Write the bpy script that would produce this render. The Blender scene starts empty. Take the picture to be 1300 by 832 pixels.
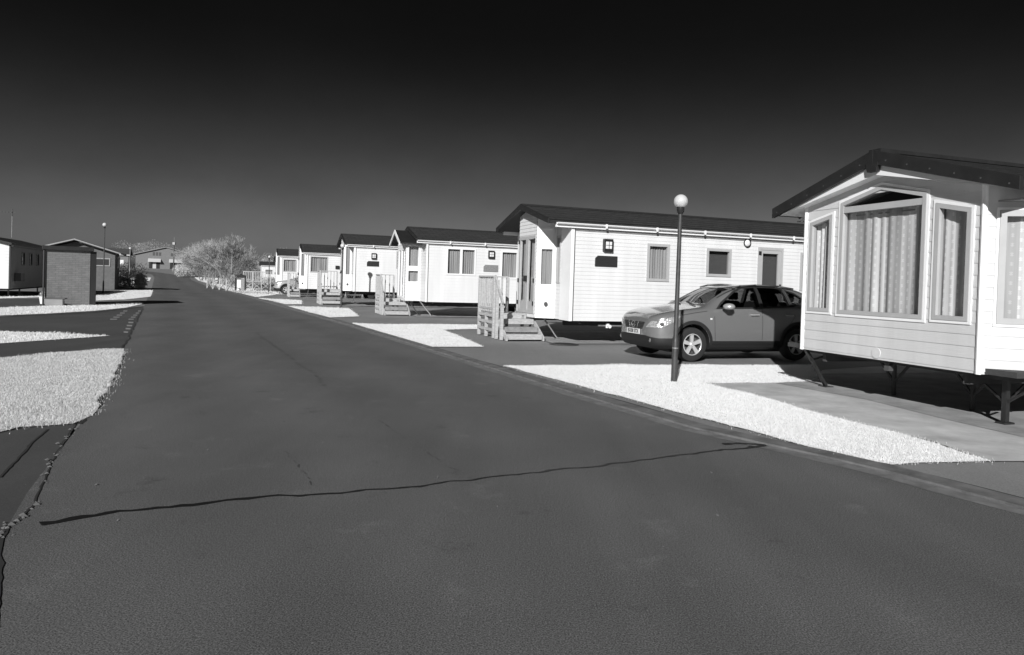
import bpy, bmesh, math, random
from mathutils import Vector, Matrix
from mathutils.bvhtree import BVHTree
R = math.radians
random.seed(7)
S = bpy.context.scene
COL = S.collection

# ------------------------------------------------------------------ camera
IW, IH, FPX, PX, PY = 1300.0, 832.0, 900.0, 650.0, 371.0
ROLL, HZ, EYE = R(1.8), 358.0, 1.5
PITCH = -math.atan((PY - HZ) / FPX)
cam = bpy.data.cameras.new('camera'); camo = bpy.data.objects.new('camera', cam); COL.objects.link(camo)
cam.sensor_fit = 'HORIZONTAL'; cam.sensor_width = 36.0; cam.lens = 36.0 * FPX / IW
cam.shift_y = -(IH / 2 - PY) / IW
cam.clip_start = 0.1; cam.clip_end = 3000
camo.matrix_world = (Matrix.Translation((0, 0, EYE)) @ Matrix.Rotation(R(90) + PITCH, 4, 'X') @ Matrix.Rotation(ROLL, 4, 'Z'))
S.camera = camo

def G(px, py, z=0.0):
    """where the sight line of a photograph pixel meets the level z"""
    x, y = px - PX, PY - py
    c, s = math.cos(ROLL), math.sin(ROLL)
    X, Y = x * c - y * s, x * s + y * c
    d = (X, FPX * math.cos(PITCH) - Y * math.sin(PITCH), FPX * math.sin(PITCH) + Y * math.cos(PITCH))
    t = (z - EYE) / d[2]
    return (d[0] * t, d[1] * t)

def gz(x, y):
    """ground height: level near the camera, rising gently far up the lane"""
    s = min(y, 260.0) - 60.0
    return 0.0 if s <= 0 else 0.0135 * s * s / (s + 15.0)

# ------------------------------------------------------------------ materials
def nt(name):
    m = bpy.data.materials.new(name); m.use_nodes = True
    n = m.node_tree.nodes; l = m.node_tree.links
    return m, n, l, n['Principled BSDF']

def grey(v): return (v, v, v, 1)

def mat(name, v, rough=0.6, metal=0.0, var=0.0, scale=4.0, bump=0.0, bscale=60.0, spec=0.5, coat=0.0, stretch=None):
    m, n, l, b = nt(name)
    b.inputs['Base Color'].default_value = grey(v)
    b.inputs['Roughness'].default_value = rough
    b.inputs['Metallic'].default_value = metal
    b.inputs['Specular IOR Level'].default_value = spec
    b.inputs['Coat Weight'].default_value = coat
    b.inputs['Coat Roughness'].default_value = 0.04
    tc = n.new('ShaderNodeTexCoord')
    vec = tc.outputs['Object']
    if stretch:
        mp = n.new('ShaderNodeMapping'); mp.inputs['Scale'].default_value = stretch
        l.new(vec, mp.inputs['Vector']); vec = mp.outputs['Vector']
    if var:
        nz = n.new('ShaderNodeTexNoise'); nz.inputs['Scale'].default_value = scale; nz.inputs['Detail'].default_value = 8
        nz.inputs['Roughness'].default_value = 0.65
        l.new(vec, nz.inputs['Vector'])
        mr = n.new('ShaderNodeMapRange'); mr.inputs['From Min'].default_value = 0.3; mr.inputs['From Max'].default_value = 0.7
        mr.inputs['To Min'].default_value = v * (1 - var); mr.inputs['To Max'].default_value = v * (1 + var)
        l.new(nz.outputs['Fac'], mr.inputs['Value'])
        cb = n.new('ShaderNodeCombineColor')
        for k in range(3): l.new(mr.outputs['Result'], cb.inputs[k])
        l.new(cb.outputs['Color'], b.inputs['Base Color'])
    if bump:
        nb = n.new('ShaderNodeTexNoise'); nb.inputs['Scale'].default_value = bscale; nb.inputs['Detail'].default_value = 4
        l.new(vec, nb.inputs['Vector'])
        bp = n.new('ShaderNodeBump'); bp.inputs['Strength'].default_value = bump; bp.inputs['Distance'].default_value = 0.01
        l.new(nb.outputs['Fac'], bp.inputs['Height']); l.new(bp.outputs['Normal'], b.inputs['Normal'])
    return m

def math_node(n, l, op, a, b=None, c=None):
    q = n.new('ShaderNodeMath'); q.operation = op
    for i, v in enumerate((a, b, c)):
        if v is None: continue
        if isinstance(v, (int, float)): q.inputs[i].default_value = v
        else: l.new(v, q.inputs[i])
    return q.outputs[0]

def asphalt(name, v, speck=0.5, big=0.18, scale=130.0, tracks=False):
    m, n, l, b = nt(name)
    tc = n.new('ShaderNodeTexCoord')
    def noise(sc, det, rough=0.6, vec=None):
        q = n.new('ShaderNodeTexNoise'); q.inputs['Scale'].default_value = sc; q.inputs['Detail'].default_value = det
        q.inputs['Roughness'].default_value = rough; l.new(vec or tc.outputs['Object'], q.inputs['Vector']); return q.outputs['Fac']
    fine = noise(scale, 2.0); mid = noise(48.0, 5.0, 0.9); bigg = noise(0.35, 5.0, 0.6)
    mp = n.new('ShaderNodeMapping'); mp.inputs['Rotation'].default_value = (0, 0, R(-26)); mp.inputs['Scale'].default_value = (2.2, 0.12, 1)
    l.new(tc.outputs['Object'], mp.inputs['Vector'])
    streak = noise(1.0, 4.0, 0.6, mp.outputs['Vector'])
    f = math_node(n, l, 'MULTIPLY_ADD', math_node(n, l, 'SUBTRACT', fine, 0.5), speck * 3.2, 1.0)
    f2 = math_node(n, l, 'MULTIPLY_ADD', math_node(n, l, 'SUBTRACT', bigg, 0.5), big * 4, 1.0)
    f3 = math_node(n, l, 'MULTIPLY_ADD', math_node(n, l, 'SUBTRACT', mid, 0.5), speck * 1.3, 1.0)
    f4 = math_node(n, l, 'MULTIPLY_ADD', math_node(n, l, 'SUBTRACT', streak, 0.5), big * 2.2, 1.0)
    if tracks:
        # tyre-polished lanes and dark drips along the direction of travel
        sx = n.new('ShaderNodeSeparateXYZ'); mr_ = n.new('ShaderNodeMapping'); mr_.inputs['Rotation'].default_value = (0, 0, R(-26.5)); l.new(tc.outputs['Object'], mr_.inputs['Vector'])
        wob = n.new('ShaderNodeTexNoise'); wob.inputs['Scale'].default_value = 0.25; l.new(tc.outputs['Object'], wob.inputs['Vector'])
        l.new(mr_.outputs['Vector'], sx.inputs[0])
        ac = math_node(n, l, 'MULTIPLY_ADD', wob.outputs['Fac'], 1.6, sx.outputs['X'])
        tr_ = math_node(n, l, 'SINE', math_node(n, l, 'MULTIPLY', ac, 3.7))
        f2 = math_node(n, l, 'MULTIPLY', f2, math_node(n, l, 'MULTIPLY_ADD', tr_, 0.07, 1.0))
        pt_ = n.new('ShaderNodeTexNoise'); pt_.inputs['Scale'].default_value = 1.7; pt_.inputs['Detail'].default_value = 7; pt_.inputs['Roughness'].default_value = 0.75; l.new(tc.outputs['Object'], pt_.inputs['Vector'])
        blot = n.new('ShaderNodeMapRange'); blot.inputs['From Min'].default_value = 0.60; blot.inputs['From Max'].default_value = 0.72; blot.inputs['To Min'].default_value = 1.0; blot.inputs['To Max'].default_value = 0.62
        l.new(pt_.outputs['Fac'], blot.inputs['Value']); f2 = math_node(n, l, 'MULTIPLY', f2, blot.outputs['Result'])
        pale = n.new('ShaderNodeMapRange'); pale.inputs['From Min'].default_value = 0.30; pale.inputs['From Max'].default_value = 0.42; pale.inputs['To Min'].default_value = 1.3; pale.inputs['To Max'].default_value = 1.0
        l.new(pt_.outputs['Fac'], pale.inputs['Value']); f2 = math_node(n, l, 'MULTIPLY', f2, pale.outputs['Result'])
    val = math_node(n, l, 'MULTIPLY', math_node(n, l, 'MULTIPLY', f, f2), math_node(n, l, 'MULTIPLY', math_node(n, l, 'MULTIPLY', f3, f4), v))
    # sparse pale chips in the surface
    vo = n.new('ShaderNodeTexVoronoi'); vo.inputs['Scale'].default_value = 13.0
    l.new(tc.outputs['Object'], vo.inputs['Vector'])
    chip = math_node(n, l, 'LESS_THAN', vo.outputs['Distance'], 0.055)
    sel = n.new('ShaderNodeSeparateColor'); l.new(vo.outputs['Color'], sel.inputs[0])
    chip = math_node(n, l, 'MULTIPLY', chip, math_node(n, l, 'GREATER_THAN', sel.outputs[0], 0.72))
    val = math_node(n, l, 'MULTIPLY_ADD', chip, 0.12, val)
    val = math_node(n, l, 'MAXIMUM', val, 0.006)
    cb = n.new('ShaderNodeCombineColor')
    for k in range(3): l.new(val, cb.inputs[k])
    l.new(cb.outputs['Color'], b.inputs['Base Color'])
    b.inputs['Roughness'].default_value = 0.9; b.inputs['Specular IOR Level'].default_value = 0.25
    bp = n.new('ShaderNodeBump'); bp.inputs['Strength'].default_value = 0.4; bp.inputs['Distance'].default_value = 0.005
    l.new(math_node(n, l, 'ADD', fine, mid), bp.inputs['Height']); l.new(bp.outputs['Normal'], b.inputs['Normal'])
    return m

def glass(name, tint=0.9, rough=0.0):
    m, n, l, b = nt(name); n.remove(b)
    out = n['Material Output']
    tr = n.new('ShaderNodeBsdfTransparent'); tr.inputs[0].default_value = grey(tint)
    gl = n.new('ShaderNodeBsdfGlossy'); gl.inputs['Roughness'].default_value = rough; gl.inputs[0].default_value = grey(1)
    lw = n.new('ShaderNodeLayerWeight'); lw.inputs[0].default_value = 0.5
    fz = math_node(n, l, 'MULTIPLY_ADD', math_node(n, l, 'POWER', lw.outputs['Facing'], 4.0), 0.9, 0.05)
    mx = n.new('ShaderNodeMixShader')
    l.new(fz, mx.inputs[0]); l.new(tr.outputs[0], mx.inputs[1]); l.new(gl.outputs[0], mx.inputs[2])
    l.new(mx.outputs[0], out.inputs[0])
    return m

def curtain_mat(name, v, motif=False):
    m, n, l, b = nt(name)
    tc = n.new('ShaderNodeTexCoord'); sp = n.new('ShaderNodeSeparateXYZ')
    l.new(tc.outputs['UV'], sp.inputs[0])
    nz = n.new('ShaderNodeTexNoise'); nz.inputs['Scale'].default_value = 3.0; nz.inputs['Detail'].default_value = 3
    mp = n.new('ShaderNodeMapping'); mp.inputs['Scale'].default_value = (3.0, 0.15, 1)
    l.new(tc.outputs['UV'], mp.inputs['Vector']); l.new(mp.outputs['Vector'], nz.inputs['Vector'])
    val = math_node(n, l, 'MULTIPLY_ADD', math_node(n, l, 'SUBTRACT', nz.outputs['Fac'], 0.5), v * 1.2, v)
    if motif:
        # small woven motifs in columns, every other column
        u = math_node(n, l, 'MULTIPLY', sp.outputs['X'], 11.0); w = math_node(n, l, 'MULTIPLY', sp.outputs['Y'], 9.0)
        half = math_node(n, l, 'MULTIPLY', math_node(n, l, 'FLOORED_MODULO', math_node(n, l, 'FLOOR', u), 2.0), 0.5)
        fu = math_node(n, l, 'ABSOLUTE', math_node(n, l, 'SUBTRACT', math_node(n, l, 'FRACT', u), 0.5))
        fw = math_node(n, l, 'ABSOLUTE', math_node(n, l, 'SUBTRACT', math_node(n, l, 'FRACT', math_node(n, l, 'ADD', w, half)), 0.5))
        a1 = math_node(n, l, 'MULTIPLY', math_node(n, l, 'LESS_THAN', fu, 0.09), math_node(n, l, 'LESS_THAN', fw, 0.2))
        a2 = math_node(n, l, 'MULTIPLY', math_node(n, l, 'LESS_THAN', fu, 0.2), math_node(n, l, 'LESS_THAN', math_node(n, l, 'ABSOLUTE', math_node(n, l, 'SUBTRACT', fw, 0.1)), 0.045))
        k = math_node(n, l, 'MAXIMUM', a1, a2)
        val = math_node(n, l, 'MULTIPLY_ADD', k, 0.13, val)
        # darker pattern stripes
        st = math_node(n, l, 'LESS_THAN', math_node(n, l, 'ABSOLUTE', math_node(n, l, 'SUBTRACT', math_node(n, l, 'FRACT', math_node(n, l, 'MULTIPLY', sp.outputs['X'], 1.9)), 0.5)), 0.25)
        val = math_node(n, l, 'MULTIPLY', val, math_node(n, l, 'MULTIPLY_ADD', st, -0.30, 1.0))
    cb = n.new('ShaderNodeCombineColor')
    for kk in range(3): l.new(val, cb.inputs[kk])
    l.new(cb.outputs['Color'], b.inputs['Base Color'])
    b.inputs['Roughness'].default_value = 0.9; b.inputs['Specular IOR Level'].default_value = 0.1
    return m

def roof_mat(name, v):
    m, n, l, b = nt(name)
    tc = n.new('ShaderNodeTexCoord')
    br = n.new('ShaderNodeTexBrick'); br.inputs['Scale'].default_value = 1.0
    br.inputs['Brick Width'].default_value = 0.42; br.inputs['Row Height'].default_value = 0.30; br.inputs['Mortar Size'].default_value = 0.02
    br.inputs['Color1'].default_value = grey(v * 0.8); br.inputs['Color2'].default_value = grey(v * 1.35); br.inputs['Mortar'].default_value = grey(v * 0.35)
    l.new(tc.outputs['UV'], br.inputs['Vector'])
    nz = n.new('ShaderNodeTexNoise'); nz.inputs['Scale'].default_value = 30; nz.inputs['Detail'].default_value = 6
    l.new(tc.outputs['UV'], nz.inputs['Vector'])
    mx = n.new('ShaderNodeMix'); mx.data_type = 'RGBA'; mx.blend_type = 'MULTIPLY'; mx.inputs[0].default_value = 0.8
    l.new(br.outputs['Color'], mx.inputs[6]); l.new(nz.outputs['Fac'], mx.inputs[7])
    mul = n.new('ShaderNodeMix'); mul.data_type = 'RGBA'; mul.blend_type = 'ADD'; mul.inputs[0].default_value = 1.0
    l.new(mx.outputs[2], mul.inputs[6]); mul.inputs[7].default_value = grey(v * 0.25)
    l.new(mul.outputs[2], b.inputs['Base Color']); b.inputs['Roughness'].default_value = 0.75
    bp = n.new('ShaderNodeBump'); bp.inputs['Strength'].default_value = 0.8; bp.inputs['Distance'].default_value = 0.02
    l.new(br.outputs['Color'], bp.inputs['Height']); l.new(bp.outputs['Normal'], b.inputs['Normal'])
    return m

def brick_mat(name, v, sc=1.0):
    m, n, l, b = nt(name)
    tc = n.new('ShaderNodeTexCoord')
    br = n.new('ShaderNodeTexBrick'); br.inputs['Scale'].default_value = sc
    br.inputs['Brick Width'].default_value = 0.225; br.inputs['Row Height'].default_value = 0.075; br.inputs['Mortar Size'].default_value = 0.01
    br.inputs['Color1'].default_value = grey(v * 0.9); br.inputs['Color2'].default_value = grey(v * 1.1); br.inputs['Mortar'].default_value = grey(v * 0.75)
    l.new(tc.outputs['UV'], br.inputs['Vector'])
    nz = n.new('ShaderNodeTexNoise'); nz.inputs['Scale'].default_value = 5; nz.inputs['Detail'].default_value = 8
    l.new(tc.outputs['UV'], nz.inputs['Vector'])
    mr = n.new('ShaderNodeMapRange'); mr.inputs['To Min'].default_value = 0.7; mr.inputs['To Max'].default_value = 1.3
    l.new(nz.outputs['Fac'], mr.inputs['Value'])
    mx = n.new('ShaderNodeMix'); mx.data_type = 'RGBA'; mx.blend_type = 'MULTIPLY'; mx.inputs[0].default_value = 1.0
    l.new(br.outputs['Color'], mx.inputs[6]); l.new(mr.outputs['Result'], mx.inputs[7])
    l.new(mx.outputs[2], b.inputs['Base Color']); b.inputs['Roughness'].default_value = 0.9
    return m

def leaf_mat(name, v, trans=0.35):
    m, n, l, b = nt(name)
    out = n['Material Output']
    oi = n.new('ShaderNodeNewGeometry')
    mr = n.new('ShaderNodeMapRange'); mr.inputs['To Min'].default_value = v * (0.88 if v > 0.9 else 0.7); mr.inputs['To Max'].default_value = min(0.97, v * 1.25)
    l.new(oi.outputs['Random Per Island'], mr.inputs['Value'])
    cb = n.new('ShaderNodeCombineColor')
    for k in range(3): l.new(mr.outputs['Result'], cb.inputs[k])
    l.new(cb.outputs['Color'], b.inputs['Base Color']); b.inputs['Roughness'].default_value = 0.8
    b.inputs['Specular IOR Level'].default_value = 0.2
    tl = n.new('ShaderNodeBsdfTranslucent'); l.new(cb.outputs['Color'], tl.inputs[0])
    mx = n.new('ShaderNodeMixShader'); mx.inputs[0].default_value = trans
    l.new(b.outputs[0], mx.inputs[1]); l.new(tl.outputs[0], mx.inputs[2]); l.new(mx.outputs[0], out.inputs[0])
    return m

M = dict(
    road=asphalt('road_asphalt', 0.121, 1.15, 0.15, tracks=True),
    tarmac=asphalt('drive_tarmac', 0.23, 0.36, 0.14),
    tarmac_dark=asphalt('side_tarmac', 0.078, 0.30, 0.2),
    concrete=mat('concrete', 0.50, 0.85, var=0.28, scale=1.6, bump=0.3, bscale=120),
    concrete_dark=mat('concrete_worn', 0.34, 0.85, var=0.3, scale=2.2, bump=0.3, bscale=120),
    kerb=mat('kerb_concrete', 0.14, 0.9, var=0.45, scale=3.5, bump=0.6, bscale=90),
    kerb_light=mat('kerb_edge', 0.17, 0.9, var=0.4, scale=5.0, bump=0.6, bscale=90),
    tar=mat('sealing_tar', 0.012, 0.45, var=0.3, scale=20),
    crack=mat('crack_dirt', 0.02, 0.95), hair=mat('hairline_crack', 0.085, 0.95, var=0.6, scale=6),
    rubble=mat('broken_edge_stone', 0.13, 0.9, var=0.5, scale=8),
    paint=mat('road_paint', 0.30, 0.8, var=0.4, scale=14),
    soil=mat('verge_soil', 0.88, 0.95, var=0.08, scale=5, bump=0.6, bscale=70),
    soild=mat('dull_vignette_soil', 0.6, 0.95, var=0.2, scale=3, bump=0.6, bscale=70), grassd=leaf_mat('dull_vignette_grass', 0.76, 0.4),  # duller left lawn, with lens darkening partly put into the colour
    grass=leaf_mat('infrared_grass', 0.95, 0.45),
    white=mat('white_cladding', 0.70, 0.5, var=0.07, scale=2.5, stretch=(1, 1, 0.12)),
    cream=mat('cream_cladding', 0.58, 0.5, var=0.08, scale=2.5, stretch=(1, 1, 0.12)),
    trim=mat('white_trim', 0.84, 0.4, var=0.03, scale=3),
    greyshade=mat('grey_and_shaded_cladding', 0.22, 0.6, var=0.1, scale=2),  # grey of the cabinet; also the shade painted on the left caravan's side
    fascia=mat('dark_fascia', 0.017, 0.55, var=0.3, scale=6),
    roof=roof_mat('dark_roof_tiles', 0.042),
    frame=mat('taupe_window_frame', 0.42, 0.4, var=0.05, scale=5),
    framew=mat('white_window_frame', 0.80, 0.4),
    dark=mat('dark_plastic', 0.02, 0.45),
    under=mat('underfloor', 0.05, 0.9, var=0.3, scale=5),
    galv=mat('galvanised_steel', 0.30, 0.5, 0.4, var=0.25, scale=12),
    black=mat('black_paint', 0.022, 0.4, var=0.25, scale=15),
    curtain=curtain_mat('net_curtain', 0.30), curtain2=curtain_mat('patterned_curtain', 0.60, True),
    inner=mat('inner_panel', 0.25, 0.8),
    glass=glass('window_glass', 0.92), carglass=glass('car_glass', 0.34),
    wood=mat('weathered_timber', 0.42, 0.85, var=0.25, scale=9, bump=0.4, bscale=40, stretch=(1, 1, 4)),
    woodd=mat('grey_timber', 0.24, 0.85, var=0.25, scale=9, bump=0.4, bscale=40),
    post=mat('lamp_post_paint', 0.05, 0.42, var=0.3, scale=18),
    globe=mat('opal_globe', 0.55, 0.22, var=0.12, scale=12),
    lens=mat('lamp_lens', 0.75, 0.25),
    plate=mat('dark_plaque', 0.03, 0.35, var=0.3, scale=30), plateg=mat('grey_plaque', 0.22, 0.5, var=0.4, scale=30),
    brick=brick_mat('brickwork', 0.165), brickl=brick_mat('pale_brickwork', 0.13),
    carpaint=mat('car_paint', 0.26, 0.2, 0.45, coat=1.0), carpaintl=mat('light_car_paint', 0.5, 0.28, 0.4, coat=1.0),
    carplastic=mat('car_black_plastic', 0.018, 0.55), tyre=mat('tyre_rubber', 0.02, 0.8), alloy=mat('alloy', 0.62, 0.3, 0.35),
    mirrorcap=mat('mirror_cap', 0.55, 0.3, 0.5),
    chrome=mat('chrome', 0.8, 0.12, 1.0), seat=mat('car_seat', 0.06, 0.85), numplate=mat('number_plate', 0.72, 0.4), ink=mat('plate_ink', 0.02, 0.5),
    lamp=mat('headlamp_reflector', 0.55, 0.15, 0.45, var=0.5, scale=22, bump=1.0, bscale=30, coat=1.0),
    bark=mat('pale_bark', 0.22, 0.9, var=0.3, scale=8), twig=leaf_mat('pale_twigs', 0.50, 0.3), twigd=leaf_mat('conifer_sprays', 0.18, 0.2),
    shrubw=leaf_mat('bright_shrub', 0.66), shrubg=leaf_mat('grey_shrub', 0.46), hedge=leaf_mat('dark_hedge', 0.03, 0.1),
    farwall=brick_mat('far_brickwork', 0.20), awning=mat('awning', 0.5, 0.7), farroof=mat('far_roof', 0.06, 0.8, var=0.2, scale=1), metal_dark=mat('dark_metal', 0.07, 0.6),
)

# ------------------------------------------------------------------ mesh helpers
class MB:
    def __init__(s): s.v = []; s.f = []; s.uv = {}
    def add(s, vs, fs, uvs=None):
        o = len(s.v); s.v += [tuple(p) for p in vs]
        for i, f in enumerate(fs):
            if uvs: s.uv[len(s.f)] = uvs[i]
            s.f.append(tuple(o + k for k in f))
    def box(s, a, b, T=None):
        x0, y0, z0 = a; x1, y1, z1 = b
        vs = [(x, y, z) for x in (x0, x1) for y in (y0, y1) for z in (z0, z1)]
        if T: vs = [T(*p) for p in vs]
        s.add(vs, [(0, 1, 3, 2), (4, 6, 7, 5), (0, 4, 5, 1), (2, 3, 7, 6), (0, 2, 6, 4), (1, 5, 7, 3)])
    def bar(s, p, q, w, h=None, up=(0, 0, 1)):
        p, q = Vector(p), Vector(q); h = h or w
        d = (q - p).normalized(); u = Vector(up)
        if abs(d.dot(u)) > 0.97: u = Vector((1, 0, 0))
        a = d.cross(u).normalized() * w / 2; b = a.cross(d).normalized() * h / 2
        vs = [c + i * a + j * b for c in (p, q) for i in (-1, 1) for j in (-1, 1)]
        s.add(vs, [(0, 1, 3, 2), (4, 6, 7, 5), (0, 4, 5, 1), (2, 3, 7, 6), (0, 2, 6, 4), (1, 5, 7, 3)])
    def tube(s, p, q, r0, r1=None, n=10, cap=True):
        p, q = Vector(p), Vector(q); r1 = r0 if r1 is None else r1
        d = (q - p).normalized(); u = Vector((0, 0, 1)) if abs(d.z) < 0.95 else Vector((1, 0, 0))
        a = d.cross(u).normalized(); b = d.cross(a)
        vs = [c + (a * math.cos(2 * math.pi * k / n) + b * math.sin(2 * math.pi * k / n)) * r for c, r in ((p, r0), (q, r1)) for k in range(n)]
        fs = [(k, (k + 1) % n, n + (k + 1) % n, n + k) for k in range(n)]
        if cap: fs += [tuple(range(n - 1, -1, -1)), tuple(range(n, 2 * n))]
        s.add(vs, fs)
    def lathe(s, prof, c=(0, 0, 0), n=24, axis='z'):
        vs = []; m = len(prof)
        for k in range(n):
            t = 2 * math.pi * k / n
            for r, h in prof:
                if axis == 'z': vs.append((c[0] + r * math.cos(t), c[1] + r * math.sin(t), c[2] + h))
                else: vs.append((c[0] + r * math.cos(t), c[1] + h, c[2] + r * math.sin(t)))
        fs = []
        for k in range(n):
            k2 = (k + 1) % n
            for i in range(m - 1):
                f = (k * m + i, k2 * m + i, k2 * m + i + 1, k * m + i + 1)
                fs.append(f if axis == 'z' else f[::-1])
        s.add(vs, fs)
    def prism(s, poly, T, t0, t1):
        """poly of (a, b); T(a, b, t)"""
        n = len(poly)
        vs = [T(a, b, t0) for a, b in poly] + [T(a, b, t1) for a, b in poly]
        s.add(vs, [tuple(range(n)), tuple(range(2 * n - 1, n - 1, -1))] + [(k, n + k, n + (k + 1) % n, (k + 1) % n) for k in range(n)])
    def build(s, name, m, parent=None, smooth=False, bevel=0.0, fix=True):
        me = bpy.data.meshes.new(name); me.from_pydata(s.v, [], s.f)
        if s.uv:
            ul = me.uv_layers.new(name='UVMap')
            for p in me.polygons:
                uvs = s.uv.get(p.index)
                if uvs:
                    for k, li in enumerate(p.loop_indices): ul.data[li].uv = uvs[k]
        if fix:
            bm = bmesh.new(); bm.from_mesh(me)
            bmesh.ops.recalc_face_normals(bm, faces=bm.faces[:]); bm.to_mesh(me); bm.free()
        if m: me.materials.append(M[m] if isinstance(m, str) else m)
        if smooth:
            for p in me.polygons: p.use_smooth = True
        o = bpy.data.objects.new(name, me); COL.objects.link(o)
        if smooth == 'auto':
            md = o.modifiers.new('es', 'EDGE_SPLIT'); md.split_angle = R(35)
        if bevel:
            md = o.modifiers.new('bevel', 'BEVEL'); md.width = bevel; md.segments = 2; md.limit_method = 'ANGLE'
        if parent: o.parent = parent
        return o

def tag(o, label=None, cat=None, group=None, kind=None):
    if label: o['label'] = label
    if cat: o['category'] = cat
    if group: o['group'] = group
    if kind: o['kind'] = kind
    return o

def empty(name, loc, rz, label, cat, group=None):
    o = bpy.data.objects.new(name, None); COL.objects.link(o)
    o.empty_display_size = 0.3
    o.location = loc; o.rotation_euler = (0, 0, rz)
    return tag(o, label, cat, group)

def copy_tree(o, parent=None):
    c = o.copy(); COL.objects.link(c); c.parent = parent
    for ch in o.children: copy_tree(ch, c)
    return c

# ------------------------------------------------------------------ polygon helpers
def span(poly, z):
    xs = []
    n = len(poly)
    for i in range(n):
        (x0, z0), (x1, z1) = poly[i], poly[(i + 1) % n]
        if (z0 - z) * (z1 - z) <= 0 and abs(z1 - z0) > 1e-9:
            xs.append(x0 + (x1 - x0) * (z - z0) / (z1 - z0))
    return (min(xs), max(xs)) if len(xs) >= 2 else None

def siding(mb, T, outer, holes, course, lap=0.012, zstart=None):
    """lapped boards over a convex outline with convex openings, T(s, z, out)"""
    zs = [p[1] for p in outer]; z0, z1 = min(zs), max(zs)
    zb = zstart if zstart is not None else z0
    brk = {round(p[1], 5) for p in outer} | {round(p[1], 5) for h in holes for p in h}
    k = 0
    while zb + k * course < z1 - 1e-6:
        a = max(zb + k * course, z0); b = min(zb + (k + 1) * course, z1); base = zb + k * course; k += 1
        off = lambda z: lap * (1 - (z - base) / course) + 0.001
        cuts = sorted({a, b} | {q for q in brk if a + 1e-5 < q < b - 1e-5})
        for i in range(len(cuts) - 1):
            p, q = cuts[i], cuts[i + 1]
            if q - p < 1e-5: continue
            e = 1e-6
            op, oq = span(outer, p + e), span(outer, q - e)
            if not op or not oq: continue
            ivs = []
            for h in holes:
                hp, hq = span(h, p + e), span(h, q - e)
                if hp and hq: ivs.append((hp, hq))
            ivs.sort()
            lo = (op[0], oq[0])
            segs = []
            for hp, hq in ivs:
                segs.append((lo, (hp[0], hq[0]))); lo = (hp[1], hq[1])
            segs.append((lo, (op[1], oq[1])))
            for (l0, l1), (r0, r1) in segs:
                if r0 - l0 < 1e-4 and r1 - l1 < 1e-4: continue
                mb.add([T(l0, p, off(p)), T(r0, p, off(p)), T(r1, q, off(q)), T(l1, q, off(q))], [(0, 1, 2, 3)])
                if i == 0:
                    mb.add([T(l0, p, 0), T(r0, p, 0), T(r0, p, off(p)), T(l0, p, off(p))], [(0, 1, 2, 3)])

def inset(poly, d):
    n = len(poly); out = []
    area = sum(poly[i][0] * poly[(i + 1) % n][1] - poly[(i + 1) % n][0] * poly[i][1] for i in range(n))
    sg = 1 if area > 0 else -1
    L = []
    for i in range(n):
        a = Vector(poly[i]); b = Vector(poly[(i + 1) % n]); t = (b - a).normalized()
        nn = Vector((-t.y, t.x)) * sg
        L.append((a + nn * d, t))
    for i in range(n):
        p1, t1 = L[i - 1]; p2, t2 = L[i]
        den = t1.x * t2.y - t1.y * t2.x
        if abs(den) < 1e-6: out.append(tuple(p2)); continue
        s_ = ((p2.x - p1.x) * t2.y - (p2.y - p1.y) * t2.x) / den
        out.append(tuple(p1 + t1 * s_))
    return out

def ring(mb, T, poly, d, t0, t1):
    inn = inset(poly, d); n = len(poly)
    vs = [T(a, b, t1) for a, b in poly] + [T(a, b, t1) for a, b in inn] + [T(a, b, t0) for a, b in poly] + [T(a, b, t0) for a, b in inn]
    fs = []
    for i in range(n):
        j = (i + 1) % n
        fs += [(i, j, n + j, n + i), (2 * n + i, 3 * n + i, 3 * n + j, 2 * n + j), (i, 2 * n + i, 2 * n + j, j), (n + i, n + j, 3 * n + j, 3 * n + i)]
    mb.add(vs, fs); return inn

def curtain_mesh(mb, T, poly, depth, wave=0.02, per=0.09, seed=0, gap=None, gather=0.0):
    """hanging folds that fill a convex outline"""
    rnd = random.Random(seed)
    xs = [p[0] for p in poly]; x0, x1 = min(xs), max(xs)
    zs = [p[1] for p in poly]; z0, z1 = min(zs), max(zs)
    n = max(6, int((x1 - x0) / 0.012)); ph = 0.0; cols = []
    for i in range(n + 1):
        x = x0 + (x1 - x0) * i / n
        ph += (x1 - x0) / n / (per * (0.65 + 0.7 * rnd.random())) * 2 * math.pi
        cols.append((x, math.sin(ph) * wave * (0.7 + 0.5 * math.sin(x * 7.3 + seed)) + math.sin(ph * 0.37 + seed) * wave * 0.7))
    m = 5
    top = lambda x: max(z0 + 0.01, min(z1, topz(poly, x)))
    vs = []; uv = []
    for i, (x, d) in enumerate(cols):
        zt = top(min(max(x, x0 + 1e-4), x1 - 1e-4))
        for j in range(m + 1):
            f = j / m; z = z0 + (zt - z0) * f
            dd = d * (0.55 + 0.45 * (1 - f))
            vs.append(T(x, z, -depth + dd)); uv.append((x + 0.35 * d, z))
    fs = []; uvs = []
    for i in range(n):
        if gap and gap[0] < (cols[i][0] - x0) / (x1 - x0) < gap[1]: continue
        for j in range(m):
            q = (i * (m + 1) + j, (i + 1) * (m + 1) + j, (i + 1) * (m + 1) + j + 1, i * (m + 1) + j + 1)
            fs.append(q); uvs.append([uv[k] for k in q])
    mb.add(vs, fs, uvs)

def topz(poly, x):
    zs = []
    n = len(poly)
    for i in range(n):
        (x0, z0), (x1, z1) = poly[i], poly[(i + 1) % n]
        if (x0 - x) * (x1 - x) <= 0 and abs(x1 - x0) > 1e-9: zs.append(z0 + (z1 - z0) * (x - x0) / (x1 - x0))
    return max(zs) if zs else max(p[1] for p in poly)

def rect(a, b, c, d): return [(a, c), (b, c), (b, d), (a, d)]

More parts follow.
